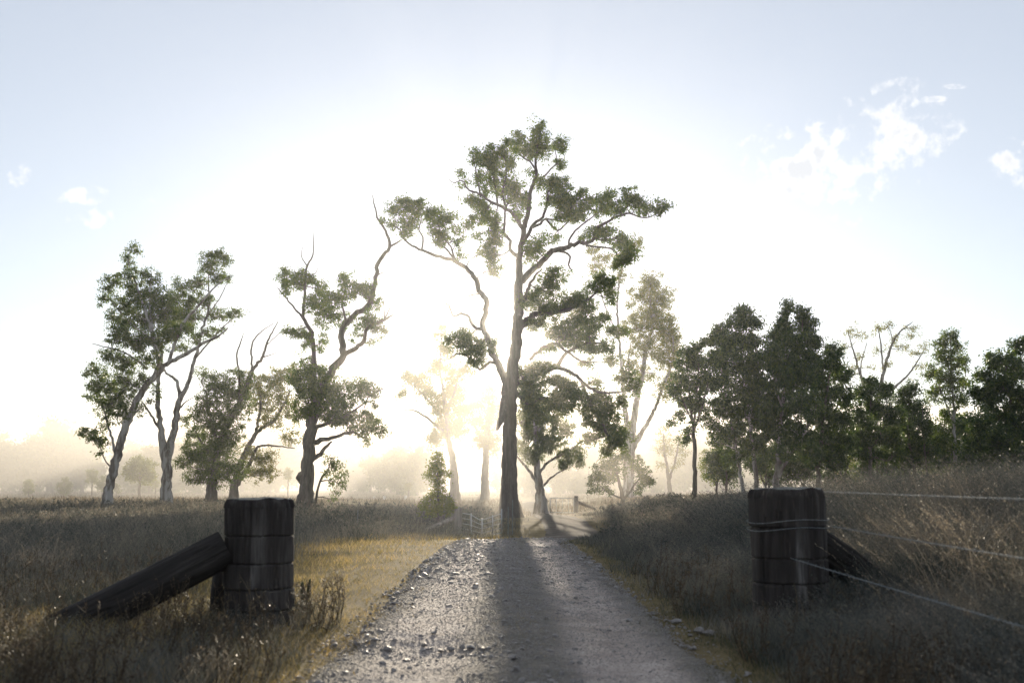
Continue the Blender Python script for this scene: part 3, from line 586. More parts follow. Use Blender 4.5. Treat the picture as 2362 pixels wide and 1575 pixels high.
tree('gum_tree', 'tall hazy gum with forked pink trunk right of the right gate', 'tree', 92, [
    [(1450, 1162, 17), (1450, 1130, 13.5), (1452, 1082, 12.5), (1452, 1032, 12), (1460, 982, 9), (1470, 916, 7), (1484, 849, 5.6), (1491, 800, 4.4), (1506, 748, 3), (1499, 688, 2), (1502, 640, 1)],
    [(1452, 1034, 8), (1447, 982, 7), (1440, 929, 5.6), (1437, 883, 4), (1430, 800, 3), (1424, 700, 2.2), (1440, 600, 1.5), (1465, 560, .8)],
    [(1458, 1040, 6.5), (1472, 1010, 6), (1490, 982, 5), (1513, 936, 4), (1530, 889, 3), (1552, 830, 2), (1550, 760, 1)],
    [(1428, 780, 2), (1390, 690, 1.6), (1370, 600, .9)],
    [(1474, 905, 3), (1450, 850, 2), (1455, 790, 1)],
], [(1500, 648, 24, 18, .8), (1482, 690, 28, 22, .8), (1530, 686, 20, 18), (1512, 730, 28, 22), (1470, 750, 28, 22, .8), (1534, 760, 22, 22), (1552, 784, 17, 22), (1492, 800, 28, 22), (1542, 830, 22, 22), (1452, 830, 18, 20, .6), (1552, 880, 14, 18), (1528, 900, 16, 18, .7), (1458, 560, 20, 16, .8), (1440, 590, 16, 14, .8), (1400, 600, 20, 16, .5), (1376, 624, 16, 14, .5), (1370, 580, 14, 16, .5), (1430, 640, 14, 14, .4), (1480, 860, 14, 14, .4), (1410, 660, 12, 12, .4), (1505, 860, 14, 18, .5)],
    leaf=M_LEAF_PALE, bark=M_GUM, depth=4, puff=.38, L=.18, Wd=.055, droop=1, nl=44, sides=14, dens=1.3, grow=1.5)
tree('shrub', 'dark many stemmed shrub growing around the foot of the tall hazy gum', 'shrub', 66, [
    [(1438, 1156, 4.5), (1428, 1110, 3.5), (1415, 1080, 2), (1400, 1060, 1)],
    [(1440, 1150, 3), (1462, 1120, 2), (1480, 1095, 1)],
    [(1432, 1148, 2), (1405, 1138, 1.6), (1385, 1120, 1)],
], [(1392, 1080, 18, 15), (1376, 1106, 16, 13), (1418, 1060, 16, 14), (1408, 1096, 14, 14, .7), (1484, 1090, 15, 14), (1492, 1108, 12, 14), (1470, 1070, 14, 14, .8), (1440, 1050, 14, 12, .7), (1372, 1130, 10, 8, .7), (1476, 1128, 10, 12, .6), (1400, 1130, 14, 10, .7), (1430, 1090, 12, 14, .6)],
    leaf=M_LEAF_DARK, bark=M_BARK, puff=.26, droop=.6, nl=40, depth=1.5)
tree('slender_tree', 'slender dark stemmed tree standing alone at the left edge of the right hand trees', 'tree', 50, [
    [(1604, 1166, 6), (1602, 1100, 5), (1601, 1033, 4.6), (1600, 994, 4), (1592, 937, 2.8), (1588, 880, 2), (1584, 815, 1)],
    [(1601, 985, 3), (1606, 918, 2.4), (1611, 841, 1.6), (1603, 795, .8)],
    [(1602, 990, 2.6), (1622, 930, 2), (1634, 880, 1)],
    [(1599, 975, 2.2), (1578, 930, 1.6), (1562, 885, .8)],
    [(1599, 1000, 2), (1585, 1005, 1.3), (1575, 1012, .7)],
], [(1588, 808, 17, 13), (1610, 800, 14, 12), (1584, 838, 20, 17), (1614, 838, 20, 18), (1572, 880, 22, 20), (1610, 888, 22, 20), (1556, 905, 12, 15), (1578, 930, 22, 17), (1616, 930, 17, 20), (1630, 965, 12, 16, .7), (1550, 972, 10, 7), (1578, 1012, 12, 10), (1592, 984, 12, 12, .7), (1568, 955, 14, 10, .7), (1625, 870, 12, 16)],
    leaf=M_LEAF_DARK, bark=M_BARK, puff=.24, droop=.4, nl=46, depth=1.6)
tree('gum_tree', 'dense dark gum with two white stems just left of the right post', 'tree', 47, [
    [(1748, 1150, 6.5), (1745, 1110, 5.5), (1737, 1044, 4.8), (1728, 960, 4), (1715, 880, 3), (1712, 800, 2), (1712, 715, .8)],
    [(1716, 1150, 5), (1706, 1080, 4), (1690, 990, 3), (1672, 900, 2), (1655, 800, 1)],
    [(1728, 960, 3), (1750, 890, 2), (1745, 800, 1)],
], [(1712, 724, 18, 14), (1700, 748, 18, 14), (1736, 742, 16, 12), (1662, 762, 17, 15), (1640, 788, 15, 14), (1682, 790, 24, 18), (1726, 786, 26, 20), (1650, 830, 22, 22), (1700, 836, 30, 24), (1744, 836, 24, 24), (1660, 880, 26, 24), (1712, 896, 30, 26), (1748, 900, 20, 26), (1672, 940, 26, 24), (1722, 956, 28, 26), (1690, 1000, 28, 22), (1742, 1018, 22, 24), (1650, 985, 16, 18, .7), (1700, 1050, 22, 18, .7), (1650, 1020, 12, 14, .5), (1755, 960, 20, 26)],
    leaf=M_LEAF_DARK, bark=M_GUM, puff=.26, droop=.8, nl=52, depth=2.2, dens=1.6, grow=1.32)
tree('gum_tree', 'tallest dark gum behind the right post with one white limb leaning right', 'tree', 46, [
    [(1790, 1150, 9), (1791, 1100, 7.5), (1795, 1052, 6), (1800, 980, 4.5), (1808, 900, 3.5), (1812, 800, 2.2), (1816, 700, .8)],
    [(1797, 1100, 4.5), (1806, 1078, 4.4), (1837, 1025, 3.8), (1863, 983, 3), (1885, 930, 1.5)],
    [(1800, 985, 3), (1830, 900, 2.4), (1850, 800, 1.6), (1850, 720, .8)],
    [(1805, 940, 2.6), (1785, 880, 1.8), (1780, 820, 1)],
], [(1815, 712, 9, 17), (1808, 744, 20, 15), (1846, 722, 14, 15), (1856, 750, 20, 17), (1872, 784, 16, 15), (1800, 780, 26, 20), (1840, 788, 24, 20), (1780, 820, 22, 22), (1822, 828, 30, 26), (1862, 828, 24, 22), (1790, 870, 28, 26), (1842, 878, 32, 28), (1800, 930, 28, 26), (1850, 938, 30, 28), (1792, 988, 26, 26), (1842, 1000, 28, 22), (1772, 940, 20, 26), (1880, 800, 12, 12, .7), (1815, 1040, 24, 16, .6), (1865, 1040, 20, 18, .7)],
    leaf=M_LEAF_DARK, bark=M_GUM, puff=.26, droop=.8, nl=52, depth=2.4, dens=1.6, grow=1.32)
tree('gum_tree', 'rounded dark gum right of the tallest dark gum', 'tree', 50, [
    [(1885, 1150, 6), (1888, 1080, 5), (1895, 1000, 4), (1905, 920, 3), (1920, 830, 1.2)],
    [(1893, 1010, 3), (1930, 940, 2), (1945, 880, 1)],
], [(1926, 808, 16, 13), (1910, 838, 24, 20), (1888, 868, 22, 20), (1936, 866, 22, 22), (1902, 908, 28, 26), (1946, 916, 18, 24), (1900, 958, 26, 26), (1942, 968, 22, 24), (1900, 1008, 28, 22), (1880, 1050, 22, 20), (1945, 1020, 20, 22), (1925, 1060, 20, 18)],
    leaf=M_LEAF_DARK, bark=M_GREYBARK, puff=.27, droop=.6, nl=50, depth=2.2, dens=1.6, grow=1.32)
tree('gum_tree', 'thin sunlit gum with open pale crown rising behind the right hand scrub', 'tree', 92, [
    [(2030, 1135, 8), (2022, 1000, 6), (2024, 920, 5), (2038, 860, 4), (2052, 810, 3), (2072, 770, 2), (2105, 742, .8)],
    [(2022, 950, 4), (1990, 880, 3), (1972, 820, 2), (1955, 762, .9)],
    [(2026, 925, 4), (2060, 895, 3.2), (2092, 868, 2.4), (2112, 840, 1.6), (2135, 800, .8)],
    [(2038, 860, 2.4), (2032, 800, 1.8), (2025, 750, .8)],
    [(2000, 895, 2), (1985, 850, 1.6), (2000, 790, .8)],
    [(2050, 815, 1.8), (2058, 780, 1.3), (2045, 748, .7)],
], [(1958, 762, 14, 12, .7), (1985, 772, 12, 10, .6), (1950, 798, 12, 12, .6), (1982, 822, 12, 12, .5), (2022, 758, 14, 12, .7), (2044, 752, 13, 10, .7), (2062, 782, 14, 12, .6), (2102, 758, 12, 15, .8), (2082, 800, 14, 12, .5), (2112, 812, 12, 12, .6), (2132, 800, 10, 12, .6), (2030, 808, 13, 13, .5), (2122, 842, 12, 10, .6), (1970, 850, 10, 12, .5), (2010, 850, 10, 10, .4), (2040, 840, 12, 12, .5)],
    leaf=M_LEAF_PALE, bark=M_GUM, puff=.4, L=.17, Wd=.05, nl=30, depth=3.5)
tree('gum_tree', 'feathery upright gum in front of the far right trees catching light on top', 'tree', 60, [
    [(2205, 1150, 5), (2203, 1050, 4), (2200, 950, 3), (2196, 860, 2), (2192, 775, .8)],
    [(2202, 980, 2.2), (2170, 900, 1.6), (2155, 850, .8)],
    [(2201, 960, 2.2), (2222, 890, 1.6), (2228, 840, .8)],
], [(2190, 775, 17, 10), (2170, 798, 15, 13), (2206, 800, 17, 13), (2182, 828, 24, 19), (2222, 838, 14, 18), (2152, 858, 16, 16), (2190, 868, 26, 20), (2162, 908, 20, 20, .8), (2204, 918, 20, 22, .8), (2180, 958, 20, 18, .7), (2228, 880, 10, 14, .7), (2160, 1010, 24, 20), (2200, 1030, 26, 20), (2220, 970, 14, 18, .6)],
    leaf=M_LEAF, bark=M_GUM, puff=.26, droop=.8, nl=44, depth=1.8)
tree('spreading_tree', 'broad dark tree cut off by the right edge of the view', 'tree', 43, [
    [(2345, 1160, 9), (2342, 1080, 7.5), (2340, 1000, 6), (2330, 920, 4), (2320, 850, 2), (2345, 800, 1)],
    [(2340, 1010, 4), (2300, 960, 3), (2275, 900, 1.5)],
    [(2340, 1030, 4), (2380, 960, 3), (2400, 900, 1.5)],
    [(2338, 1060, 3), (2290, 1020, 2), (2255, 980, 1)],
], [(2352, 800, 16, 16), (2300, 828, 24, 15), (2342, 850, 28, 22), (2272, 862, 18, 18), (2312, 890, 30, 26), (2356, 918, 28, 26), (2272, 918, 24, 24), (2300, 958, 28, 24), (2352, 985, 28, 28), (2258, 978, 22, 22), (2310, 1018, 28, 24), (2248, 1020, 18, 20), (2400, 880, 30, 30), (2410, 960, 30, 30), (2290, 1060, 24, 20, .8), (2345, 1050, 28, 22), (2400, 1040, 28, 24), (2250, 900, 12, 16, .7)],
    leaf=M_LEAF_DARK, bark=M_BARK, puff=.26, droop=.1, nl=50, depth=2.4, dens=1.5, grow=1.32)
tree('scrub_tree', 'low dark tree right of the rounded dark gum below the pale open crown', 'tree', 54, [
    [(2010, 1150, 5), (2008, 1080, 4), (2005, 1000, 3), (2010, 900, 1)],
    [(2007, 1040, 2.4), (1980, 980, 1.6), (1975, 930, .8)],
    [(2007, 1040, 2.4), (2040, 980, 1.6), (2045, 920, .8)],
], [(2010, 880, 17, 12), (1990, 908, 20, 17), (2040, 902, 20, 15), (2022, 946, 28, 22), (1980, 958, 22, 22), (2060, 960, 22, 22), (2000, 1000, 28, 22), (2050, 1010, 26, 22), (1975, 1030, 20, 22), (2010, 1055, 24, 18, .8), (2060, 1050, 16, 16, .6)],
    leaf=M_LEAF_DARK, bark=M_GREYBARK, puff=.27, droop=.5, nl=50, depth=2, dens=1.5, grow=1.32)
tree('scrub_tree', 'spindly low tree with crooked bare stems between the scrub and the feathery gum', 'tree', 57, [
    [(2130, 1150, 4.5), (2112, 1090, 3.6), (2098, 1030, 2.8), (2095, 960, 1.8), (2100, 895, .8)],
    [(2140, 1150, 3), (2136, 1080, 2.4), (2130, 1000, 1.8), (2128, 940, .8)],
], [(2100, 898, 20, 14), (2082, 925, 18, 17), (2112, 950, 26, 22), (2086, 975, 20, 20), (2130, 990, 20, 22), (2100, 1020, 24, 20), (2145, 1040, 18, 16, .7), (2080, 1055, 18, 14, .6), (2120, 1065, 18, 12, .5)],
    leaf=M_LEAF_DARK, bark=M_GREYBARK, puff=.27, droop=.5, nl=48, depth=1.8, dens=1.4, grow=1.32)
# sunlit understorey behind the right hand trees
for k, (u, v, r, lab) in enumerate([
        (1650, 1065, 34, 'hazy sunlit sapling seen just right of the slender dark tree'), (1770, 1070, 28, 'sunlit shrub glowing between the white stems of the dark gums'),
        (1960, 1075, 30, 'sunlit shrub under the rounded dark gum'), (2065, 1085, 32, 'sunlit yellow green shrub under the low scrub trees'),
        (2150, 1085, 28, 'sunlit shrub at the foot of the feathery gum'), (2260, 1085, 30, 'sunlit shrub left of the broad tree at the right edge')]):
    tree('shrub', lab, 'shrub', 68 + 3 * k, [[(u, 1152, 2.6), (u + 4, 1100, 2), (u - 3, v, 1)], [(u + 2, 1125, 1.6), (u + r * .5, v + 5, .7)], [(u + 2, 1120, 1.6), (u - r * .5, v, .7)]],
         [(u + dx * r, v + dy * r, r * .5, r * .42, .8) for dx, dy in ((0, -.8), (-.5, -.3), (.5, -.35), (-.7, .4), (.1, .3), (.7, .4), (-.2, .9), (.4, 1.0))],
         leaf=M_LEAF_YOUNG, bark=M_GREYBARK, puff=.3, droop=.4, nl=34, depth=1.2)

for k, (u, v, r, Yd, lab) in enumerate([
        (1672, 1075, 34, 54, 'dark shrub between the slender tree and the two white stems'), (1762, 1060, 40, 56, 'dark shrub filling the gap behind the white stemmed gums'),
        (1850, 1065, 38, 55, 'dark shrub under the leaning white limb'), (1935, 1060, 42, 58, 'dark shrub in the shade of the rounded dark gum'),
        (2020, 1050, 36, 60, 'dark shrub at the foot of the low dark tree'), (2095, 1040, 44, 62, 'dark shrub behind the crooked bare stems'),
        (2180, 1030, 42, 63, 'dark shrub behind the lower half of the feathery gum'), (2250, 1040, 46, 52, 'dark shrub filling the gap left of the broad edge tree'),
        (2310, 1050, 40, 50, 'dark shrub beneath the broad edge tree')]):
    jr = np.random.default_rng(40 + k)
    tree('shrub', lab, 'shrub', Yd, [[(u, 1155, 3), (u + 4, 1100, 2.2), (u - 3, v - r * .5, 1)], [(u + 2, 1128, 2), (u + r * .6, v, .8)], [(u + 2, 1120, 2), (u - r * .6, v - 4, .8)]],
         [(u + jr.uniform(-1, 1) * r, v + jr.uniform(-1.3, 1.0) * r, r * jr.uniform(.35, .6), r * jr.uniform(.3, .5), .9) for _ in range(12)],
         leaf=M_LEAF_DARK, bark=M_GREYBARK, puff=.28, droop=.5, nl=40, depth=1.5, dens=1.1)

# hazy trees beyond
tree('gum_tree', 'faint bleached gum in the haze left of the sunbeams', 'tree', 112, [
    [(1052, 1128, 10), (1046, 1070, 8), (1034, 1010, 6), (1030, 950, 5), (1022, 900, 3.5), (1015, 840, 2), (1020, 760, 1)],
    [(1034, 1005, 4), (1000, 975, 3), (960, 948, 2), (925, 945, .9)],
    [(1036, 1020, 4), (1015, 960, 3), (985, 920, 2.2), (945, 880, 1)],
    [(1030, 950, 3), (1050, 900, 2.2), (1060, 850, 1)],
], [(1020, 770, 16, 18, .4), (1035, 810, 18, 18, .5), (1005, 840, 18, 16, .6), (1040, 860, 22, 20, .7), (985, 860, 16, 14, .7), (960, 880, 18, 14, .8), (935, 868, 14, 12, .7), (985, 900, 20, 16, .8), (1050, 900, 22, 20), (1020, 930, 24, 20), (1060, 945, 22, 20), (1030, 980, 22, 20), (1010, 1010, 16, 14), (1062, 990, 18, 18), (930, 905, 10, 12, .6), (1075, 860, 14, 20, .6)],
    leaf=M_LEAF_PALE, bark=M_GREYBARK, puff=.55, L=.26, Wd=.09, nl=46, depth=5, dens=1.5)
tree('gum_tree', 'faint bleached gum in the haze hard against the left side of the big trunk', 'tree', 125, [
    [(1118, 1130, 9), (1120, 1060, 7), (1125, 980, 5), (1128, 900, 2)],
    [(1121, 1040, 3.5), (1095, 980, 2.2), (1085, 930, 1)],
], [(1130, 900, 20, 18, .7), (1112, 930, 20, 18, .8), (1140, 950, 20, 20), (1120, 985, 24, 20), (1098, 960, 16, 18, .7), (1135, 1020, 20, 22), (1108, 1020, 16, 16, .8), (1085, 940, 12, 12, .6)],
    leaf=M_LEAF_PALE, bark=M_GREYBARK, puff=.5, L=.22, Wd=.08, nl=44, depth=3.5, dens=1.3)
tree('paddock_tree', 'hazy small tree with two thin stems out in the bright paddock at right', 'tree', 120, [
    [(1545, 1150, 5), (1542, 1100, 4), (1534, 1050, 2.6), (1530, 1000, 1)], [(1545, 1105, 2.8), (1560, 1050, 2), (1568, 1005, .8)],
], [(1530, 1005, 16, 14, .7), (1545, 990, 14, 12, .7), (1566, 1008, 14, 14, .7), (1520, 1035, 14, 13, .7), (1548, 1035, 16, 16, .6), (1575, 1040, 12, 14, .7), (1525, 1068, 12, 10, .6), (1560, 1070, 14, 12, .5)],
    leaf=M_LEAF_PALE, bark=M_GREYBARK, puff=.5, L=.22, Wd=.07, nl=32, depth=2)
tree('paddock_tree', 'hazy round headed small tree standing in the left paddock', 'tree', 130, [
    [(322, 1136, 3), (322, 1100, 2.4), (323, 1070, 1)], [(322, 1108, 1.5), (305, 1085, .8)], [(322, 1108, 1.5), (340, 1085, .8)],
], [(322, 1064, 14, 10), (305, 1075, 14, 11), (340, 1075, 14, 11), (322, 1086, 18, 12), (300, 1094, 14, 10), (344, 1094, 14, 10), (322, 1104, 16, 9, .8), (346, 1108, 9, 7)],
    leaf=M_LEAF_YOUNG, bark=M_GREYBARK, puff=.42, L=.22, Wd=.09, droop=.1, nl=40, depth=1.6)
for (u, v, r, lab) in [(212, 1094, 13, 'thin hazy sapling between the far left shrubs and the leaning gum'), (148, 1118, 16, 'low rounded shrub in the left paddock'), (66, 1120, 13, 'small pale shrub at far left of the paddock'), (236, 1112, 14, 'low shrub touching the leaning gum in the left paddock'),
                       (268, 1122, 9, 'tiny dark shrub just right of the leaning gum in the paddock'), (358, 1110, 10, 'small shrub against the pale forked gum'), (664, 1090, 10, 'faint hazy sapling left of the gnarled gum'), (942, 1118, 7, 'tiny sapling in the paddock left of the young gum')]:
    tree('paddock_shrub', lab, 'shrub', 145, [[(u, max(1138, v + r), 1.5), (u + 1, v, .8)]],
         [(u + rng.uniform(-.3, .3) * r, v - r * .6, r * .35, r * .4, .8), (u - r * .6, v - rng.uniform(-.2, .4) * r, r * .4, r * .35, .7), (u + r * .5, v + rng.uniform(-.4, .3) * r, r * .45, r * .35, .8), (u + rng.uniform(-.3, .3) * r, v + r * .5, r * .6, r * .35, .8), (u - r * .3, v + r * .2, r * .4, r * .4, .7), (u + r * .35, v + r * 1.0, r * .5, r * .35, .8), (u - r * .4, v + r * 1.1, r * .4, r * .35, .7)],
         leaf=M_LEAF_YOUNG, puff=.32, L=.18, Wd=.07, droop=.1, nl=36, depth=.6)

# far line of trees: three kinds, copied
protos = []
def auto_tree(Yd, hpx, wpx, seed):
    r = np.random.default_rng(seed); u0, v0 = 1181, HORIZON + 1.8 / Yd * F
    bl = []
    for _ in range(12):
        t = r.uniform(.12, 1); wv = wpx * math.sin(min(1, 1.25 - t * .75) * math.pi * .6)
        bl.append((u0 + r.uniform(-1, 1) * wv * .7, v0 - t * hpx * .92, wpx * r.uniform(.22, .4), hpx * r.uniform(.1, .15)))
    return tree('far_tree', 'x', 'tree', Yd, [[(u0, v0, 3.2), (u0 + 2, v0 - hpx * .4, 2.2), (u0, v0 - hpx * .85, .8)], [(u0, v0 - hpx * .3, 1.6), (u0 + wpx * .5, v0 - hpx * .65, .7)], [(u0, v0 - hpx * .35, 1.6), (u0 - wpx * .5, v0 - hpx * .7, .7)]],
                bl, leaf=M_LEAF, puff=.95, L=.5, Wd=.22, droop=.3, nl=34, depth=4, sides=6, twigs=False)
protos = [auto_tree(190, 115, 45, 1), auto_tree(190, 100, 55, 2), auto_tree(190, 125, 38, 5)]
far = []
r = np.random.default_rng(11)
def far_row(u0, u1, step, Y0, Y1, vtop, region):
    u = u0
    while u < u1:
        far.append((u + r.uniform(-.3, .3) * step, r.uniform(Y0, Y1), vtop + r.uniform(-12, 22), region)); u += step * r.uniform(.7, 1.3)
far_row(-120, 205, 34, 225, 260, 1010, 'left'); far_row(290, 690, 36, 200, 240, 1015, 'leftmid'); far_row(795, 935, 30, 215, 245, 1035, 'mid'); far_row(925, 990, 26, 170, 190, 1025, 'mid')
far_row(1190, 1460, 30, 185, 225, 1020, 'rightmid'); far_row(1470, 1720, 32, 190, 230, 1000, 'right'); far_row(1900, 2420, 42, 150, 190, 1030, 'farright')
far.append((140, 235, 975, 'left')); far.append((112, 238, 985, 'left'))
LAB = {'left': 'faint hazy tree in the far wood line at the left edge', 'leftmid': 'faint hazy tree in the far wood line behind the left gums', 'mid': 'faint hazy tree in the far wood line below the hills',
       'rightmid': 'faint hazy tree in the far wood line just right of the big trunk', 'right': 'faint hazy tree in the far wood line behind the hazy forked gum', 'farright': 'faint tree glimpsed through the right hand scrub'}
GRP = {k: 'far trees, ' + v[len('faint '):] for k, v in LAB.items()}
PH = [115 * pxm(190), 100 * pxm(190), 125 * pxm(190)]
for n_, (u, Yd, vt, reg) in enumerate(far):
    k = n_ % 3
    if n_ < 3: o = protos[k]; kids = list(o.children)
    else:
        o = protos[k].copy(); COL.objects.link(o)
        for ch in list(protos[k].children):
            c = ch.copy(); COL.objects.link(c); c.parent = o
    b = P(u, HORIZON + 5, Yd); b[2] = float(zt(b[0], Yd)); top = P(u, vt, Yd)[2]
    s = (top - b[2]) / PH[k]
    o.location = tuple(b); o.scale = (s * r.uniform(.9, 1.3), s * r.uniform(.9, 1.2), s); o.rotation_euler = (0, 0, r.uniform(0, 6.28))
    tag(o, LAB[reg], 'tree', GRP[reg])

# ------------------------------------------------------------------ foreground posts
def stack_post(label, cx, cy, ztop, rad, grooves, lean, lean_y=0.0):
    """big weathered round post: wrapped rings of timber with grooves between, cracked top"""
    zb = float(zt(cx, cy)); root = empty('timber_post', (cx, cy, zb)); tag(root, label, 'post')
    nth, nz_ = 200, 300
    th = np.linspace(0, 2 * np.pi, nth, endpoint=False)
    hh = ztop - zb; edges = [-.2] + sorted(grooves) + [hh]
    ring_off = rng.normal(size=(len(edges), 2)) * .004; ring_r = 1 + rng.normal(size=len(edges)) * .009
    zs = np.linspace(-.2, hh, nz_); V = np.zeros((nz_, nth, 3))
    for a, z in enumerate(zs):
        k = max(0, int(np.searchsorted(edges, z, side='right') - 1)); k = min(k, len(edges) - 2)
        g = 0
        for e in edges[1:-1]: g += math.exp(-((z - e) / .009) ** 2)
        crack = np.array([mnoise.noise((math.cos(t) * 5, math.sin(t) * 5, z * .45 + k * .25 + cx)) for t in th])
        fine = np.array([mnoise.noise((math.cos(t) * 22, math.sin(t) * 22, z * 3)) for t in th])
        wide = np.array([mnoise.noise((math.cos(t) * 1.4, math.sin(t) * 1.4, z * 1.2 + cx)) for t in th])
        rr = rad * ring_r[k] * (1 + .03 * wide + .008 * fine) - .022 * g - .03 * np.exp(-(crack / .05) ** 2) * (.4 + .6 * (wide > -.1))
        if z > hh - .09: rr = rr * (1 - .09 * ((z - hh + .09) / .09) ** 2) + .012 * fine * 2
        V[a, :, 0] = np.cos(th) * rr + ring_off[k, 0] + lean * z; V[a, :, 1] = np.sin(th) * rr + ring_off[k, 1] + lean_y * z
        top_n = np.array([mnoise.noise((math.cos(t) * 2, math.sin(t) * 2, 3.3)) for t in th])
        V[a, :, 2] = z + (.03 * top_n if a == nz_ - 1 else 0) + .006 * crack * (0 < g)
    i = np.arange(nz_ - 1)[:, None] * nth; j = np.arange(nth)[None, :]; k2 = (j + 1) % nth
    Q = np.stack([i + j, i + k2, i + nth + k2, i + nth + j], -1).reshape(-1, 4)
    me = mesh_np('shaft', V.reshape(-1, 3), Q, True); link('shaft', me, M_POST, root)
    # cracked top
    rings = 16; TV = []; last = V[-1]; ctr = last.mean(0)
    for a in range(rings):
        f = 1 - a / (rings - 1) * .98
        for q in range(nth):
            p = ctr + (last[q] - ctr) * f
            cr = mnoise.noise((math.cos(th[q]) * 3.0, math.sin(th[q]) * 3.0, 8.0)); dpt = .03 * (abs(cr) < .06) * (a > 0)
            TV.append([p[0], p[1], p[2] + (1 - f) * .02 - dpt + .018 * mnoise.noise((p[0] * 9, p[1] * 9, 4.2)) * (a > 0)])
    i = np.arange(rings - 1)[:, None] * nth
    Q = np.stack([i + j, i + k2, i + nth + k2, i + nth + j], -1).reshape(-1, 4)
    link('end_grain', mesh_np('end_grain', np.array(TV), Q, True), M_ENDGRAIN, root)
    return root
def log(label, a, b, r0, r1, name='brace_log', mats=(M_LOG, M_ENDGRAIN)):
    a = np.array(a, float); b = np.array(b, float); L = np.linalg.norm(b - a)
    root = empty(name, a); tag(root, label, 'log')
    d = (b - a) / L; x = np.cross(d, [0, 0, 1.]); x /= np.linalg.norm(x); y = np.cross(x, d)
    nl_, nth = 90, 96; th = np.linspace(0, 2 * np.pi, nth, endpoint=False); V = np.zeros((nl_, nth, 3))
    for q in range(nl_):
        s = q / (nl_ - 1); rr = r0 + (r1 - r0) * s
        n1 = np.array([mnoise.noise((math.cos(t) * 6, math.sin(t) * 6, s * L * .5)) for t in th]); n2 = np.array([mnoise.noise((math.cos(t) * 1.5, math.sin(t) * 1.5, s * L)) for t in th])
        groove = np.exp(-((th - 4.05 - .12 * math.sin(s * 5)) / .045) ** 2)
        R_ = rr * (1 + .035 * n2) - .018 * (np.abs(n1) < .045) - .035 * groove
        V[q] = (a + d * L * s) - a + R_[:, None] * (np.cos(th)[:, None] * x + np.sin(th)[:, None] * y)
    i = np.arange(nl_ - 1)[:, None] * nth; j = np.arange(nth)[None, :]; k2 = (j + 1) % nth
    Q = np.stack([i + j, i + k2, i + nth + k2, i + nth + j], -1).reshape(-1, 4)
    # object whose local z runs along the log keeps the grain running lengthways
    Rm = np.stack([x, y, d], 1)
    me = mesh_np('shaft', V.reshape(-1, 3) @ Rm, Q, True); o = link('shaft', me, mats[0], root)
    from mathutils import Matrix
    Mx = Matrix([[*map(float, Rm[0])], [*map(float, Rm[1])], [*map(float, Rm[2])]]).to_4x4(); o.matrix_local = Mx
    for e, sgn in ((0, 1), (nl_ - 1, -1)):
        ringp = V[e] @ Rm; ctr = ringp.mean(0); T = []
        TV = np.vstack([ringp, (ringp - ctr) * .5 + ctr + rng.normal(size=ringp.shape) * .003, ctr[None]])
        jj = np.arange(nth); kk = (jj + 1) % nth
        QQ = np.stack([jj, kk, nth + kk, nth + jj], -1); TT = np.stack([nth + jj, nth + kk, np.full(nth, 2 * nth)], -1)
        oo = link('cut_end', mesh_np('cut_end', TV, [QQ, TT]), mats[1], root); oo.matrix_local = Mx
    return root

def ppz(u, v, Yd): return P(u, v, Yd)
lpY, rpY = 10.4, 10.2
lt = P(590, 1150, lpY); rt = P(1823, 1127, rpY)
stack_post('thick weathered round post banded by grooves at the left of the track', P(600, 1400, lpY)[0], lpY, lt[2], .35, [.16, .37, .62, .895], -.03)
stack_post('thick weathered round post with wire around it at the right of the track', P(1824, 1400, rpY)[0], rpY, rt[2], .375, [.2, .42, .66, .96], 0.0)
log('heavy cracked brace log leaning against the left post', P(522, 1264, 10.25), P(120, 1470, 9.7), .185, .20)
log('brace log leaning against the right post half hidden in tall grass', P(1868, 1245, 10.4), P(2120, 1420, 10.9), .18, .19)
# an old squared stump of timber behind the left post
mb = MB(); c = P(512, 1330, 10.75); gz0 = float(zt(c[0], 10.75))
mb.tube([(c[0], 10.75, gz0 - .1), (c[0], 10.75, gz0 + .3), (c[0] + .01, 10.75, c[2] + .1)], [.12, .11, .10], sides=12, rough=.05)
o = mb.build('prop_stump', M_LOG, origin=(c[0], 10.75, gz0), smooth=True); tag(o, 'short upright stump in the gap under the left brace log', 'stump')

# barbed wire fence running from the right post toward the viewer
fx, fy = P(1824, 1400, rpY)[0], rpY
root = empty('barbed_wire_fence', (fx, fy, float(zt(fx, fy)))); tag(root, 'barbed wire fence of four strands tied to the right post', 'fence')
org = np.array(root.location)
def barbed(z0, start_u, end_x, z1, sag):
    s = np.array([start_u, fy - .05, z0]); e = np.array([end_x, -2.5, z1]); n = 900
    t = np.linspace(0, 1, n); base = s + (e - s) * t[:, None]; base[:, 2] -= sag * 4 * t * (1 - t)
    m_ = MB()
    for ph in (0, math.pi):
        a = t * 12.7 / .045 * 2 * math.pi * .35 + ph
        m_.tube(base + np.stack([np.cos(a) * .0022, 0 * a, np.sin(a) * .0022], -1), .0016, sides=4)
    for q in range(8, n - 4, 9):
        c_ = base[q]
        for w_ in range(2):
            dv = rng.normal(size=3); dv[1] *= .3; dv /= np.linalg.norm(dv); m_.tube([c_ - dv * .019, c_ + dv * .019], [.0016, .001], sides=3)
    m_.build('wire_strand', M_WIRE, root, origin=org)
barbed(1.33, fx + .36, 2.72, 1.34, .02); barbed(1.0, fx + .36, 2.68, 1.03, .04); barbed(.70, fx - .08, 2.66, .70, .04); barbed(.25, fx + .16, 2.75, .28, .03)
for z_ in (1.03, .955):
    a = np.linspace(-.15, 2 * math.pi + .15, 90); m_ = MB()
    pts = np.stack([fx + np.cos(a) * .40, fy + np.sin(a) * .40, org[2] + z_ + .012 * np.sin(a * 3) + .02 * np.cos(a)], -1)
    m_.tube(pts, .003, sides=5); m_.build('tie_wire', M_WIRE, root, origin=org)

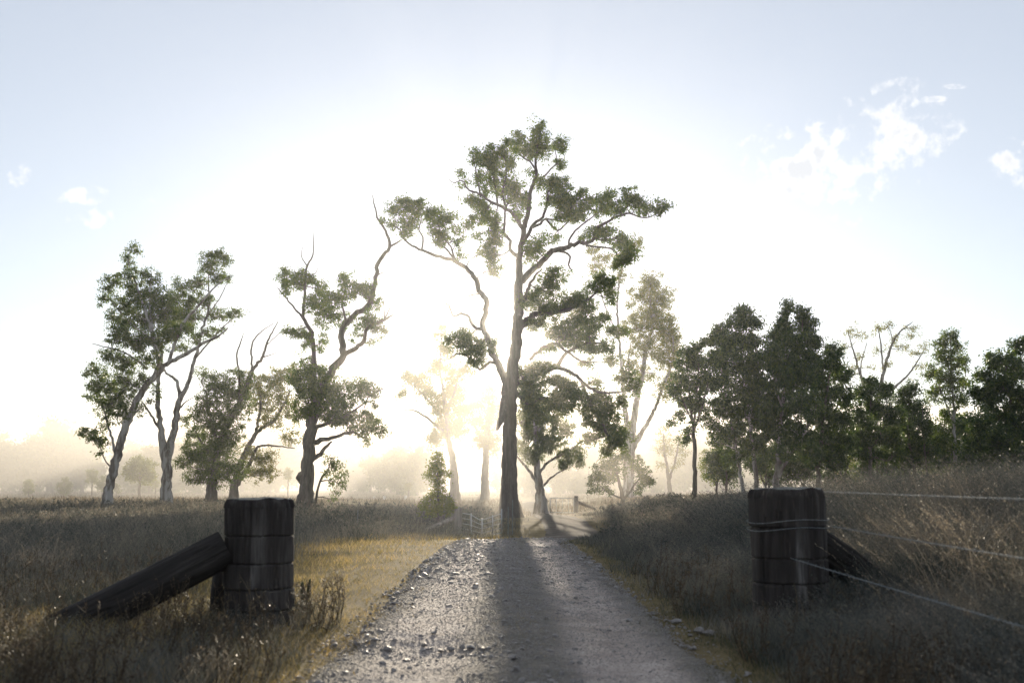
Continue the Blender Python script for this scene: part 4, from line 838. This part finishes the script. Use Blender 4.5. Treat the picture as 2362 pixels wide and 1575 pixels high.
# cactus by the left post
cz = P(700, 1385, 11.2); root = empty('cactus', (cz[0], 11.2, float(zt(cz[0], 11.2)))); tag(root, 'two finger like cactus stems right of the left post', 'cactus')
for (u0, v0, u1, v1, rr) in ((698, 1385, 697, 1341, .022), (707, 1380, 716, 1333, .016)):
    a = P(u0, v0, 11.2); b = P(u1, v1, 11.2); t = np.linspace(0, 1, 14)[:, None]; pts = a + (b - a) * t
    pts[0][2] = root.location[2] - .05
    m_ = MB(); m_.tube(pts, rr * np.array([.7, .85, .95, 1, 1, 1, 1, 1, 1, .98, .93, .85, .65, .3]), sides=10, rough=.05); m_.build('stem', M_CACTUS, root, origin=np.array(root.location), smooth=True)

# ------------------------------------------------------------------ gates and far fence posts
def timber_post(label, u, vtop, Yd, wpx):
    c = P(u, vtop, Yd); zb = float(zt(c[0], Yd)); m_ = MB(); hw = wpx * pxm(Yd) / 2
    zz = np.linspace(zb - .3, c[2], 14); m_.tube([(c[0] + .01 * math.sin(z * 5), Yd, z) for z in zz], [hw * (1 + .03 * math.sin(z * 9)) for z in zz], sides=16, rough=.04)
    o = m_.build('gate_post', M_GREYPOST, origin=(c[0], Yd, zb), smooth=True); return tag(o, label, 'post')
timber_post('grey round timber post holding the left farm gate', 1056.5, 1173, 40, 17.5)
timber_post('grey timber post holding the right farm gate', 1329, 1143, 66, 9.5)
def small_brace(label, a, b, r_):
    m_ = MB(); a = np.array(a); b = np.array(b); t = np.linspace(0, 1, 16)[:, None]; m_.tube(a + (b - a) * t, np.linspace(r_, r_ * .85, 16), sides=12, rough=.05)
    o = m_.build('brace_log', M_GREYPOST, origin=a, smooth=True); tag(o, label, 'log')
a = P(1049, 1194, 40); b = P(962, 1230, 38.6); b[2] = float(zt(b[0], b[1])) + .03
small_brace('sloping grey brace log against the left gate post', a, b, .085)
a = P(1334, 1158, 66); b = P(1374, 1174, 66.5); small_brace('sloping brace log against the right gate post', a, b, .1)

root = empty('farm_gate', P(1066, 1230, 39.6)); org = np.array(root.location); tag(root, 'steel farm gate with sagging curved rails standing open beside the left gate post', 'gate')
def gp(u, v, Yd): return P(u, v, Yd)
# gate swings away from its post; rails sag in the middle
rails_l = [(1067, 1184), (1067, 1199), (1067, 1212), (1067, 1222)]
def gate_curve(t, k):     # t 0..1 along the gate, k rail 0 top .. 1 bottom
    u = 1067 + 90 * t; Yd = 39.9 - .4 * t
    vt = 1183 + 34 * t * (1 - t) * 1.9 * (1 if t < .55 else .8) - 3 * t * t; vb = 1229 + 14 * t * (1 - t) - 0 * t
    if t > .45: vt = np.interp(t, [.45, .6, 1], [1199, 1196, 1184]); vb = np.interp(t, [.45, .6, 1], [1238, 1237, 1228])
    else: vt = np.interp(t, [0, .2, .45], [1183, 1186, 1199]); vb = np.interp(t, [0, .2, .45], [1231, 1234, 1238])
    return P(u, vt + (vb - vt) * k, Yd)
for k in (0, .25, .5, .75, 1):
    pts = np.array([gate_curve(t, k) for t in np.linspace(0, 1, 24)]); m_ = MB()
    m_.tube(pts, .016 if k in (0, 1) else .011, sides=6); m_.build('rail', M_STEEL, root, origin=org, smooth=True)
for t in (.22, .5, .77, 1.0):
    m_ = MB(); a = gate_curve(t, -.08 if t < 1 else -.25); b = gate_curve(t, 1.0); m_.tube([a, (a + b) / 2, b], .024 if t != .77 else .02, sides=8); m_.build('upright', M_STEEL, root, origin=org, smooth=True)

c = P(1298, 1182, 66); root = empty('farm_gate', (c[0], 66, float(zt(c[0], 66)))); org = np.array(root.location); tag(root, 'rectangular steel tube gate left of the right gate post', 'gate')
def g2(u, v): return P(u, v, 66)
m_ = MB(); m_.tube([g2(1269, 1148), g2(1269, 1181)], .03, sides=8); m_.tube([g2(1269, 1148), g2(1325, 1149)], .032, sides=8); m_.tube([g2(1269, 1181), g2(1325, 1182)], .025, sides=8); m_.tube([g2(1324, 1149), g2(1324, 1182)], .03, sides=8); m_.build('frame', M_STEEL, root, origin=org, smooth=True)
for u in (1283, 1297, 1311):
    m_ = MB(); m_.tube([g2(u, 1148.5), g2(u, 1181.5)], .018, sides=6); m_.build('upright', M_STEEL, root, origin=org, smooth=True)
for v in (1156, 1165, 1173):
    m_ = MB(); m_.tube([g2(1269, v), g2(1325, v + .5)], .006, sides=4); m_.build('wire_strand', M_WIRE, root, origin=org)
for (u, vt, Yd, lab) in [(1172, 1168, 40.5, 'thin steel picket in front of the foot of the big trunk'), (1182, 1152, 41.5, 'taller thin steel picket before the big trunk'), (825, 1176, 42, 'thin steel picket in the grass left of the young gum'),
                         (1509, 1146, 58, 'leftmost thin steel picket beyond the right grass bank'), (1526, 1147, 57, 'middle thin steel picket beyond the right grass bank'), (1561, 1141, 56, 'rightmost thin steel picket beyond the right grass bank')]:
    c = P(u, vt, Yd); zb = float(zt(c[0], Yd)); m_ = MB(); m_.tube([(c[0], Yd, zb - .2), (c[0] + .01, Yd, c[2])], .02, sides=5); m_.box((c[0], Yd + .012, (zb + c[2]) / 2), (.012, .03, c[2] - zb))
    o = m_.build('steel_picket', M_WIRE, origin=(c[0], Yd, zb)); tag(o, lab, 'picket', 'steel fence pickets')
for (u, lab) in [(863, 'left white tree guard out in the bright paddock'), (887, 'middle white tree guard out in the bright paddock'), (936, 'right white tree guard beside the tiny sapling')]:
    c = P(u, 1128, 108); zb = float(zt(c[0], 108)); m_ = MB(); m_.tube([(c[0], 108, zb), (c[0], 108, zb + .3), (c[0], 108, zb + .62)], [.13, .14, .15], sides=10, cap=False)
    o = m_.build('tree_guard', M_PLASTIC, origin=(c[0], 108, zb)); tag(o, lab, 'tree guard', 'white tree guards')

# ------------------------------------------------------------------ stones
ph = (1 + 5 ** .5) / 2
ico = np.array([(-1, ph, 0), (1, ph, 0), (-1, -ph, 0), (1, -ph, 0), (0, -1, ph), (0, 1, ph), (0, -1, -ph), (0, 1, -ph), (ph, 0, -1), (ph, 0, 1), (-ph, 0, -1), (-ph, 0, 1)]) / 1.9
icf = np.array([(0, 11, 5), (0, 5, 1), (0, 1, 7), (0, 7, 10), (0, 10, 11), (1, 5, 9), (5, 11, 4), (11, 10, 2), (10, 7, 6), (7, 1, 8), (3, 9, 4), (3, 4, 2), (3, 2, 6), (3, 6, 8), (3, 8, 9), (4, 9, 5), (2, 4, 11), (6, 2, 10), (8, 6, 7), (9, 8, 1)])
def stones(x, y, s):
    n = len(x); V = ico[None] * (1 + rng.normal(size=(n, 12, 1)) * .22) * s[:, None, None]
    V = V * rng.uniform(.7, 1.25, (n, 1, 3)) * np.array([1, 1, .62])
    a = rng.random(n) * 6.28; ca, sa = np.cos(a)[:, None], np.sin(a)[:, None]
    V = np.stack([V[..., 0] * ca - V[..., 1] * sa, V[..., 0] * sa + V[..., 1] * ca, V[..., 2]], -1)
    V += np.stack([x, y, zt(x, y) + .012 + s * .18], -1)[:, None, :]
    return V.reshape(-1, 3), (icf[None] + np.arange(n)[:, None, None] * 12).reshape(-1, 3)
n = 34000
yy = np.exp(rng.uniform(math.log(4.5), math.log(34), n)); tx = rng.uniform(-1.75, 1.75, n) * half_w(yy) / 1.5
w = .09 + .5 * np.exp(-((np.abs(tx) - half_w(yy)) / .2) ** 2) + .25 * np.exp(-(tx / .32) ** 2) + 1.6 * np.exp(-((tx + .85) / .62) ** 2 - ((yy - 8.95) / .5) ** 2) + .7 * sstep(14, 22, yy) * (tx < 0) + .25 * (fbm(tx * 2, yy * 2) > .56)
keep = rng.random(n) < w * .85; yy, tx = yy[keep], tx[keep]
s = .006 + .007 * rng.pareto(2.6, len(yy)); s = np.clip(s, .005, .036) * np.clip(yy / 11, .8, 1.7)
V, T = stones(tx + track_x(yy), yy, s)
o = link('gravel', mesh_np('gravel', V, T), M_STONE); tag(o, 'loose grey gravel and broken stone along the wheel tracks', 'gravel', kind='stuff')
n = 90000
yy = np.exp(rng.uniform(math.log(5), math.log(24), n)); tx = rng.uniform(-1.5, 1.5, n)
keep = rng.random(n) < .25 + .6 * fbm(tx * 3 + 5, yy * 1.5, 3) * np.exp(-((np.abs(tx) - .8) / .35) ** 2 * -.3); yy, tx = yy[keep], tx[keep]
V, T = stones(tx + track_x(yy), yy, rng.uniform(.003, .0075, len(yy)) * np.clip(yy / 10, .8, 1.6))
o = link('grit', mesh_np('grit', V, T), M_STONE); tag(o, 'fine grit pressed into the surface of the track', 'gravel', kind='stuff')
for (u, v, sz) in [(895, 1490, .085), (1086, 1488, .075), (1112, 1497, .06), (1001, 1455, .06), (980, 1475, .06), (1015, 1485, .05), (1185, 1532, .07), (1191, 1558, .06), (1260, 1430, .05), (1040, 1485, .055), (1163, 1250, .09), (865, 1475, .06), (1636, 1466, .1), (1560, 1440, .07), (1612, 1462, .09)]:
    d = ray(u, v); t = 1.4 / -d[2]; x_, y_ = CAM[0] + d[0] * t, d[1] * t
    V, T = stones(np.array([x_]), np.array([y_]), np.array([sz * .62])); V = V + np.array([0, 0, .012])
    left = u < 1200
    o = link('stone', mesh_np('stone', V - np.array([x_, y_, 0]), T), M_STONE, origin=(x_, y_, 0))
    tag(o, 'larger loose stone on the washed out left wheel track' if left else 'larger loose stone by the grass edge of the right wheel track', 'stone', 'larger stones on the left wheel track' if left else 'larger stones at the right track edge')

# ------------------------------------------------------------------ grass
def blades(x, y, h, wd, lean, curl, nseg=4, z0=None):
    n = len(x); a = rng.random(n) * 6.28; ln = lean * rng.uniform(.3, 1.3, n)
    dx, dy = np.cos(a), np.sin(a); wa = rng.random(n) * 6.28; wx, wy = np.cos(wa), np.sin(wa)
    z = zt(x, y) if z0 is None else z0
    V = np.zeros((n, nseg + 1, 2, 3))
    for k in range(nseg + 1):
        t = k / nseg; off = h * (ln * t + curl * t * t * t); zz = h * (t - .35 * (curl + ln * .5) * t * t * t)
        ww = wd * .5 * (1 - t) ** .7 + wd * .03
        cx_, cy_ = x + dx * off, y + dy * off
        V[:, k, 0] = np.stack([cx_ - wx * ww, cy_ - wy * ww, z + zz - .02], -1); V[:, k, 1] = np.stack([cx_ + wx * ww, cy_ + wy * ww, z + zz - .02], -1)
    b = np.arange(n)[:, None] * (2 * (nseg + 1)) + np.arange(nseg)[None, :] * 2
    Q = np.stack([b, b + 1, b + 3, b + 2], -1).reshape(-1, 4)
    tips = V[:, -1].mean(1); prev = V[:, -2].mean(1)
    return V.reshape(-1, 3), Q, tips, prev
def scatter(n, y0, y1, a0=-.64, a1=.64):
    y = np.exp(rng.uniform(math.log(y0), math.log(y1), n)); x = rng.uniform(a0, a1, n) * y
    return x, y
LOG0 = []
def edge_dist(x, y): return np.abs(x - track_x(y)) - half_w(y)
def lumps(x, y, s): return fbm(x * s + 50, y * s + 50, 3)
post_xy = [(P(600, 1400, lpY)[0], lpY, .36), (fx, fy, .38)]
def clear(x, y):
    ok = np.ones(len(x), bool)
    for (a, b, r_) in post_xy: ok &= np.hypot(x - a, y - b) > r_
    return ok

def add_grass(name, label, mat_, parts):
    mb_ = MB()
    for V, Q in parts: mb_.add(V, Q)
    o = mb_.build(name, mat_); tag(o, label, 'grass', kind='stuff'); return o

# short verge grass, both sides and the middle strip
x, y = scatter(230000, 4.2, 40); ed = edge_dist(x, y); tx = x - track_x(y)
pl = np.where(x < 0, 1 - .75 * sstep(2.4, 4.2, ed), 1 - .6 * sstep(.8, 2.2, ed)) * sstep(-.28, .12, ed + (lumps(x, y, 1.2) - .5) * .9)
mid = .9 * np.exp(-(tx / .3) ** 2) * sstep(.40, .52, lumps(x, y, 1.0)) * sstep(6, 9, y)
k = (rng.random(len(x)) < np.maximum(pl, mid)) & clear(x, y)
x, y, tx, ed = x[k], y[k], tx[k], ed[k]; L_ = lumps(x, y, 1.6)
h = np.where(np.abs(tx) < .7, .035, .05 + .11 * sstep(.0, 2.2, ed) * L_ * 1.6) * rng.uniform(.5, 1.6, len(x)) * np.where(y < 11, 1.25, 1)
lf = tx < 1.0
V, Q, _, _ = blades(x[lf], y[lf], h[lf], .0045 * np.maximum(1, y[lf] / 9), .5, .35, 3)
add_grass('verge_grass', 'short golden green grass on the left verge and down the middle of the track', M_GRASSG, [(V, Q)])
V, Q, _, _ = blades(x[~lf], y[~lf], h[~lf], .0045 * np.maximum(1, y[~lf] / 9), .5, .35, 3)
add_grass('verge_grass', 'short dull green grass along the right edge of the track', M_VERGE, [(V, Q)])

# tall dry grass on the left and in the middle distance
parts, heads = [], []
x, y = scatter(330000, 4.2, 62); ed = edge_dist(x, y)
left = x < track_x(y)
L_ = lumps(x, y, .5); L2 = lumps(x, y, 1.7)
dens_l = np.where(y < 12, sstep(.25, 1.5, ed + (L2 - .5) * 1.4), sstep(2.4, 4.3, ed + (L2 - .5) * 1.5)) * (.35 + 1.1 * L2)
dens_l = np.where(y > 26, sstep(.5, 1.6, ed) * (.4 + L2), dens_l)
k = left & (rng.random(len(x)) < dens_l) & clear(x, y)
xx, yy = x[k], y[k]; l1, l2 = L_[k], L2[k]; e_ = ed[k]
h = (.20 + .30 * sstep(11, 17, yy) * sstep(2.5, 6, e_)) * (.55 + .95 * l2) * rng.uniform(.55, 1.45, len(xx))
h = np.where(yy > 26, (.28 + .3 * l2) * rng.uniform(.5, 1.5, len(xx)) * (.35 + .65 * sstep(1, 4, e_)), h)
V, Q, tip, prev = blades(xx, yy, h, .0045 * np.maximum(1, yy / 10), .28, .28, 4); parts.append((V, Q))
hd = (rng.random(len(xx)) < .10) & (h > .3); heads.append((tip[hd], prev[hd], .0045 * np.maximum(1, yy[hd] / 10)))
# right bank: height climbs away from the track
x, y = scatter(520000, 4.2, 58, .0, .66); ed = edge_dist(x, y); rt_ = x > track_x(y)
L2 = lumps(x, y, 1.3)
dn = sstep(.1, 1.2, ed + (L2 - .5) * .8) * (.45 + .9 * L2)
k = rt_ & (rng.random(len(x)) < dn) & clear(x, y) & (y < 58)
xx, yy = x[k], y[k]; e_ = ed[k]; l2 = L2[k]
hh = .16 + .34 * sstep(.3, 1.9, e_) + .66 * sstep(1.6, 4.2, e_) * (1 - .45 * sstep(16, 34, yy)) * (1 - .35 * sstep(30, 55, yy))
hh = np.where(yy > 27, hh * .72, hh)
h = hh * (.6 + .8 * l2) * rng.uniform(.5, 1.35, len(xx))
V, Q, tip, prev = blades(xx, yy, h, .0048 * np.maximum(1, yy / 10), .26, .3, 4); parts.append((V, Q))
hd = (rng.random(len(xx)) < .16) & (h > .35); heads.append((tip[hd], prev[hd], .005 * np.maximum(1, yy[hd] / 10)))
# seed heads
for tip, prev, wd in heads:
    d = tip - prev; ln = np.linalg.norm(d, axis=1)[:, None] + 1e-6; d = d / ln
    for q in range(7):
        c_ = prev + d * ln * (.2 + q * .16); dv = d * .9 + rng.normal(size=d.shape) * .55; dv /= np.linalg.norm(dv, axis=1)[:, None]
        s_ = np.cross(dv, rng.normal(size=dv.shape)); s_ /= np.linalg.norm(s_, axis=1)[:, None]; l_ = wd[:, None] * 5.5
        V = np.stack([c_, c_ + dv * l_ * .5 + s_ * wd[:, None] * .8, c_ + dv * l_, c_ + dv * l_ * .5 - s_ * wd[:, None] * .8], 1).reshape(-1, 3)
        parts.append((V, np.arange(len(V)).reshape(-1, 4)))
add_grass('tall_grass', 'tall dry seeding grass on both sides of the track', M_GRASS, parts)

# tufts of very tall grass stalks standing above the rest at the right, and arching stalks at far left
parts = []
cx_, cy_ = [], []
for (u, Yd, cnt, hgt) in [(2330, 8.5, 160, 1.5), (2270, 9.5, 110, 1.5), (2200, 10.5, 90, 1.3), (2080, 11.5, 90, 1.25), (1985, 12.5, 80, 1.2), (1935, 13.5, 60, 1.15), (2150, 13.5, 90, 1.3), (2330, 12, 120, 1.4), (2040, 15, 80, 1.3), (1880, 15, 70, 1.15), (2230, 15, 80, 1.3), (1780, 18, 80, 1.1), (1700, 20, 70, 1.0),
                          (2120, 9.0, 60, 1.05), (2010, 10.8, 60, 1.05), (10, 14, 30, .95), (60, 13, 22, .9), (150, 15, 20, .8), (1660, 22, 60, .9)]:
    c = P(u, 1300, Yd); xx = c[0] + rng.normal(size=cnt) * .28; yy = Yd + rng.normal(size=cnt) * .3
    h = hgt * .9 * rng.uniform(.4, 1.08, cnt)
    V, Q, tip, prev = blades(xx, yy, h, np.full(cnt, .0048), .2, .3, 6); parts.append((V, Q))
    wd = np.full(cnt, .006); d = tip - prev; ln = np.linalg.norm(d, axis=1)[:, None]; d = d / ln
    for q in range(12):
        c_ = prev + d * ln * (-.1 + q * .11); dv = d + rng.normal(size=d.shape) * .35; dv /= np.linalg.norm(dv, axis=1)[:, None]
        s_ = np.cross(dv, rng.normal(size=dv.shape)); s_ /= np.linalg.norm(s_, axis=1)[:, None]; l_ = wd[:, None] * 4.5
        V = np.stack([c_, c_ + dv * l_ * .5 + s_ * wd[:, None] * .7, c_ + dv * l_, c_ + dv * l_ * .5 - s_ * wd[:, None] * .7], 1).reshape(-1, 3)
        parts.append((V, np.arange(len(V)).reshape(-1, 4)))
add_grass('grass_stalks', 'very tall arching seed stalks standing above the grass at the right and far left', M_STRAW, parts)

# sparse grass over the far paddock
x, y = scatter(90000, 55, 240); k = edge_dist(x, y) > -.3; x, y = x[k], y[k]; L2 = lumps(x, y, .16)
k = rng.random(len(x)) < sstep(.35, .6, L2) * .8 + .15; x, y, L2 = x[k], y[k], L2[k]
V, Q, _, _ = blades(x, y, (.12 + .35 * sstep(.45, .7, L2)) * rng.uniform(.5, 1.5, len(x)), .0065 * y / 12, .3, .3, 2)
add_grass('paddock_grass', 'thin pale grass over the far hazy paddock', M_STRAW, [(V, Q)])

# dark branching weeds in the near left grass and along the right edge
mb = MB(); lv = []
def weed(x0, y0, h):
    z0 = float(zt(x0, y0)); p = np.array([x0, y0, z0 - .02]); d = np.array([rng.normal() * .15, rng.normal() * .15, 1.])
    pts = [p + d * h * t + np.array([.02 * math.sin(t * 6 + x0), 0, 0]) for t in np.linspace(0, 1, 6)]
    mb.tube(pts, np.linspace(.0045, .0016, 6), sides=4, cap=False)
    for _ in range(int(rng.integers(3, 8))):
        s0 = pts[int(rng.integers(1, 5))]; dv = rng.normal(size=3) * .7; dv[2] = abs(dv[2]) + .5; dv /= np.linalg.norm(dv); e = s0 + dv * h * rng.uniform(.15, .4)
        mb.tube([s0, (s0 + e) / 2 + rng.normal(size=3) * .012, e], [.0024, .0018, .001], sides=3, cap=False)
        for _ in range(5): lv.append(s0 + (e - s0) * rng.uniform(.3, 1) + rng.normal(size=3) * .008)
cnt = 0
while cnt < 1300:
    x0, y0 = rng.uniform(-.62, .6), math.exp(rng.uniform(math.log(5.5), math.log(17))); x0 *= y0; e0 = float(edge_dist(x0, y0))
    if e0 < .25 or (x0 > 0 and e0 > 3.5) or (vnoise(x0 * 1.1, y0 * 1.1) < .42): continue
    if y0 > 11 and x0 < 0 and e0 < 2.6: continue
    weed(x0, y0, rng.uniform(.2, .55)); cnt += 1
V, Q = leaf_quads(np.array(lv), .022, .010, .1); mb.add(V, Q)
o = mb.build('dry_weeds', M_WEED); tag(o, 'dark branching dry weeds among the near grass', 'weeds', kind='stuff')

# ------------------------------------------------------------------ dust haze in the air
def dust_mat(name, dens, g, col):
    m, n_, l_, out = mat(name)
    pv = n_.new('ShaderNodeVolumePrincipled'); pv.inputs['Color'].default_value = (*col, 1); pv.inputs['Density'].default_value = dens; pv.inputs['Anisotropy'].default_value = g
    l_.new(pv.outputs[0], out.inputs['Volume']); return m
mb = MB(); mb.box((0, 437, 14.5), (1440, 940, 39)); o = mb.build('haze', dust_mat('thin_haze', .0003, .8, (.94, .97, 1.0))); tag(o, 'pale thin haze hanging in the air', 'haze', kind='stuff')
def dust_bank(label, c, r_, dens, g):
    """closed rounded bank of drifting dust: its thickness tapers to nothing at the rim"""
    nu, nv = 48, 20; V = []
    for a in range(1, nv):
        ph_ = math.pi * a / nv
        for b in range(nu):
            t = 2 * math.pi * b / nu; k = 1 + .10 * mnoise.noise((math.cos(t) * 1.5 + c[0], math.sin(t) * 1.5, ph_ * 2))
            V.append((c[0] + r_[0] * k * math.sin(ph_) * math.cos(t), c[1] + r_[1] * k * math.sin(ph_) * math.sin(t), c[2] + r_[2] * k * math.cos(ph_)))
    V.append((c[0], c[1], c[2] + r_[2])); V.append((c[0], c[1], c[2] - r_[2])); n0 = (nv - 1) * nu
    i_ = np.arange(nv - 2)[:, None] * nu; j_ = np.arange(nu)[None, :]; k_ = (j_ + 1) % nu
    Q_ = np.stack([i_ + j_, i_ + nu + j_, i_ + nu + k_, i_ + k_], -1).reshape(-1, 4); jj = np.arange(nu); kk = (jj + 1) % nu
    T_ = np.vstack([np.stack([np.full(nu, n0), jj, kk], -1), np.stack([np.full(nu, n0 + 1), n0 - nu + kk, n0 - nu + jj], -1)])
    o = link('dust_cloud', mesh_np('dust_cloud', np.array(V), [Q_, T_]), dust_mat('drifting_dust', dens, g, (1.0, .95, .88))); tag(o, label, 'dust', kind='stuff')
dust_bank('bank of golden dust drifting over the paddock behind the gums', (5, 217, -1), (235, 133, 18), .0058, .5)
dust_bank('wisp of dust lit by sunbeams around the big trunk', (-1.2, 52, 3), (8.5, 9.5, 11), .006, .64)
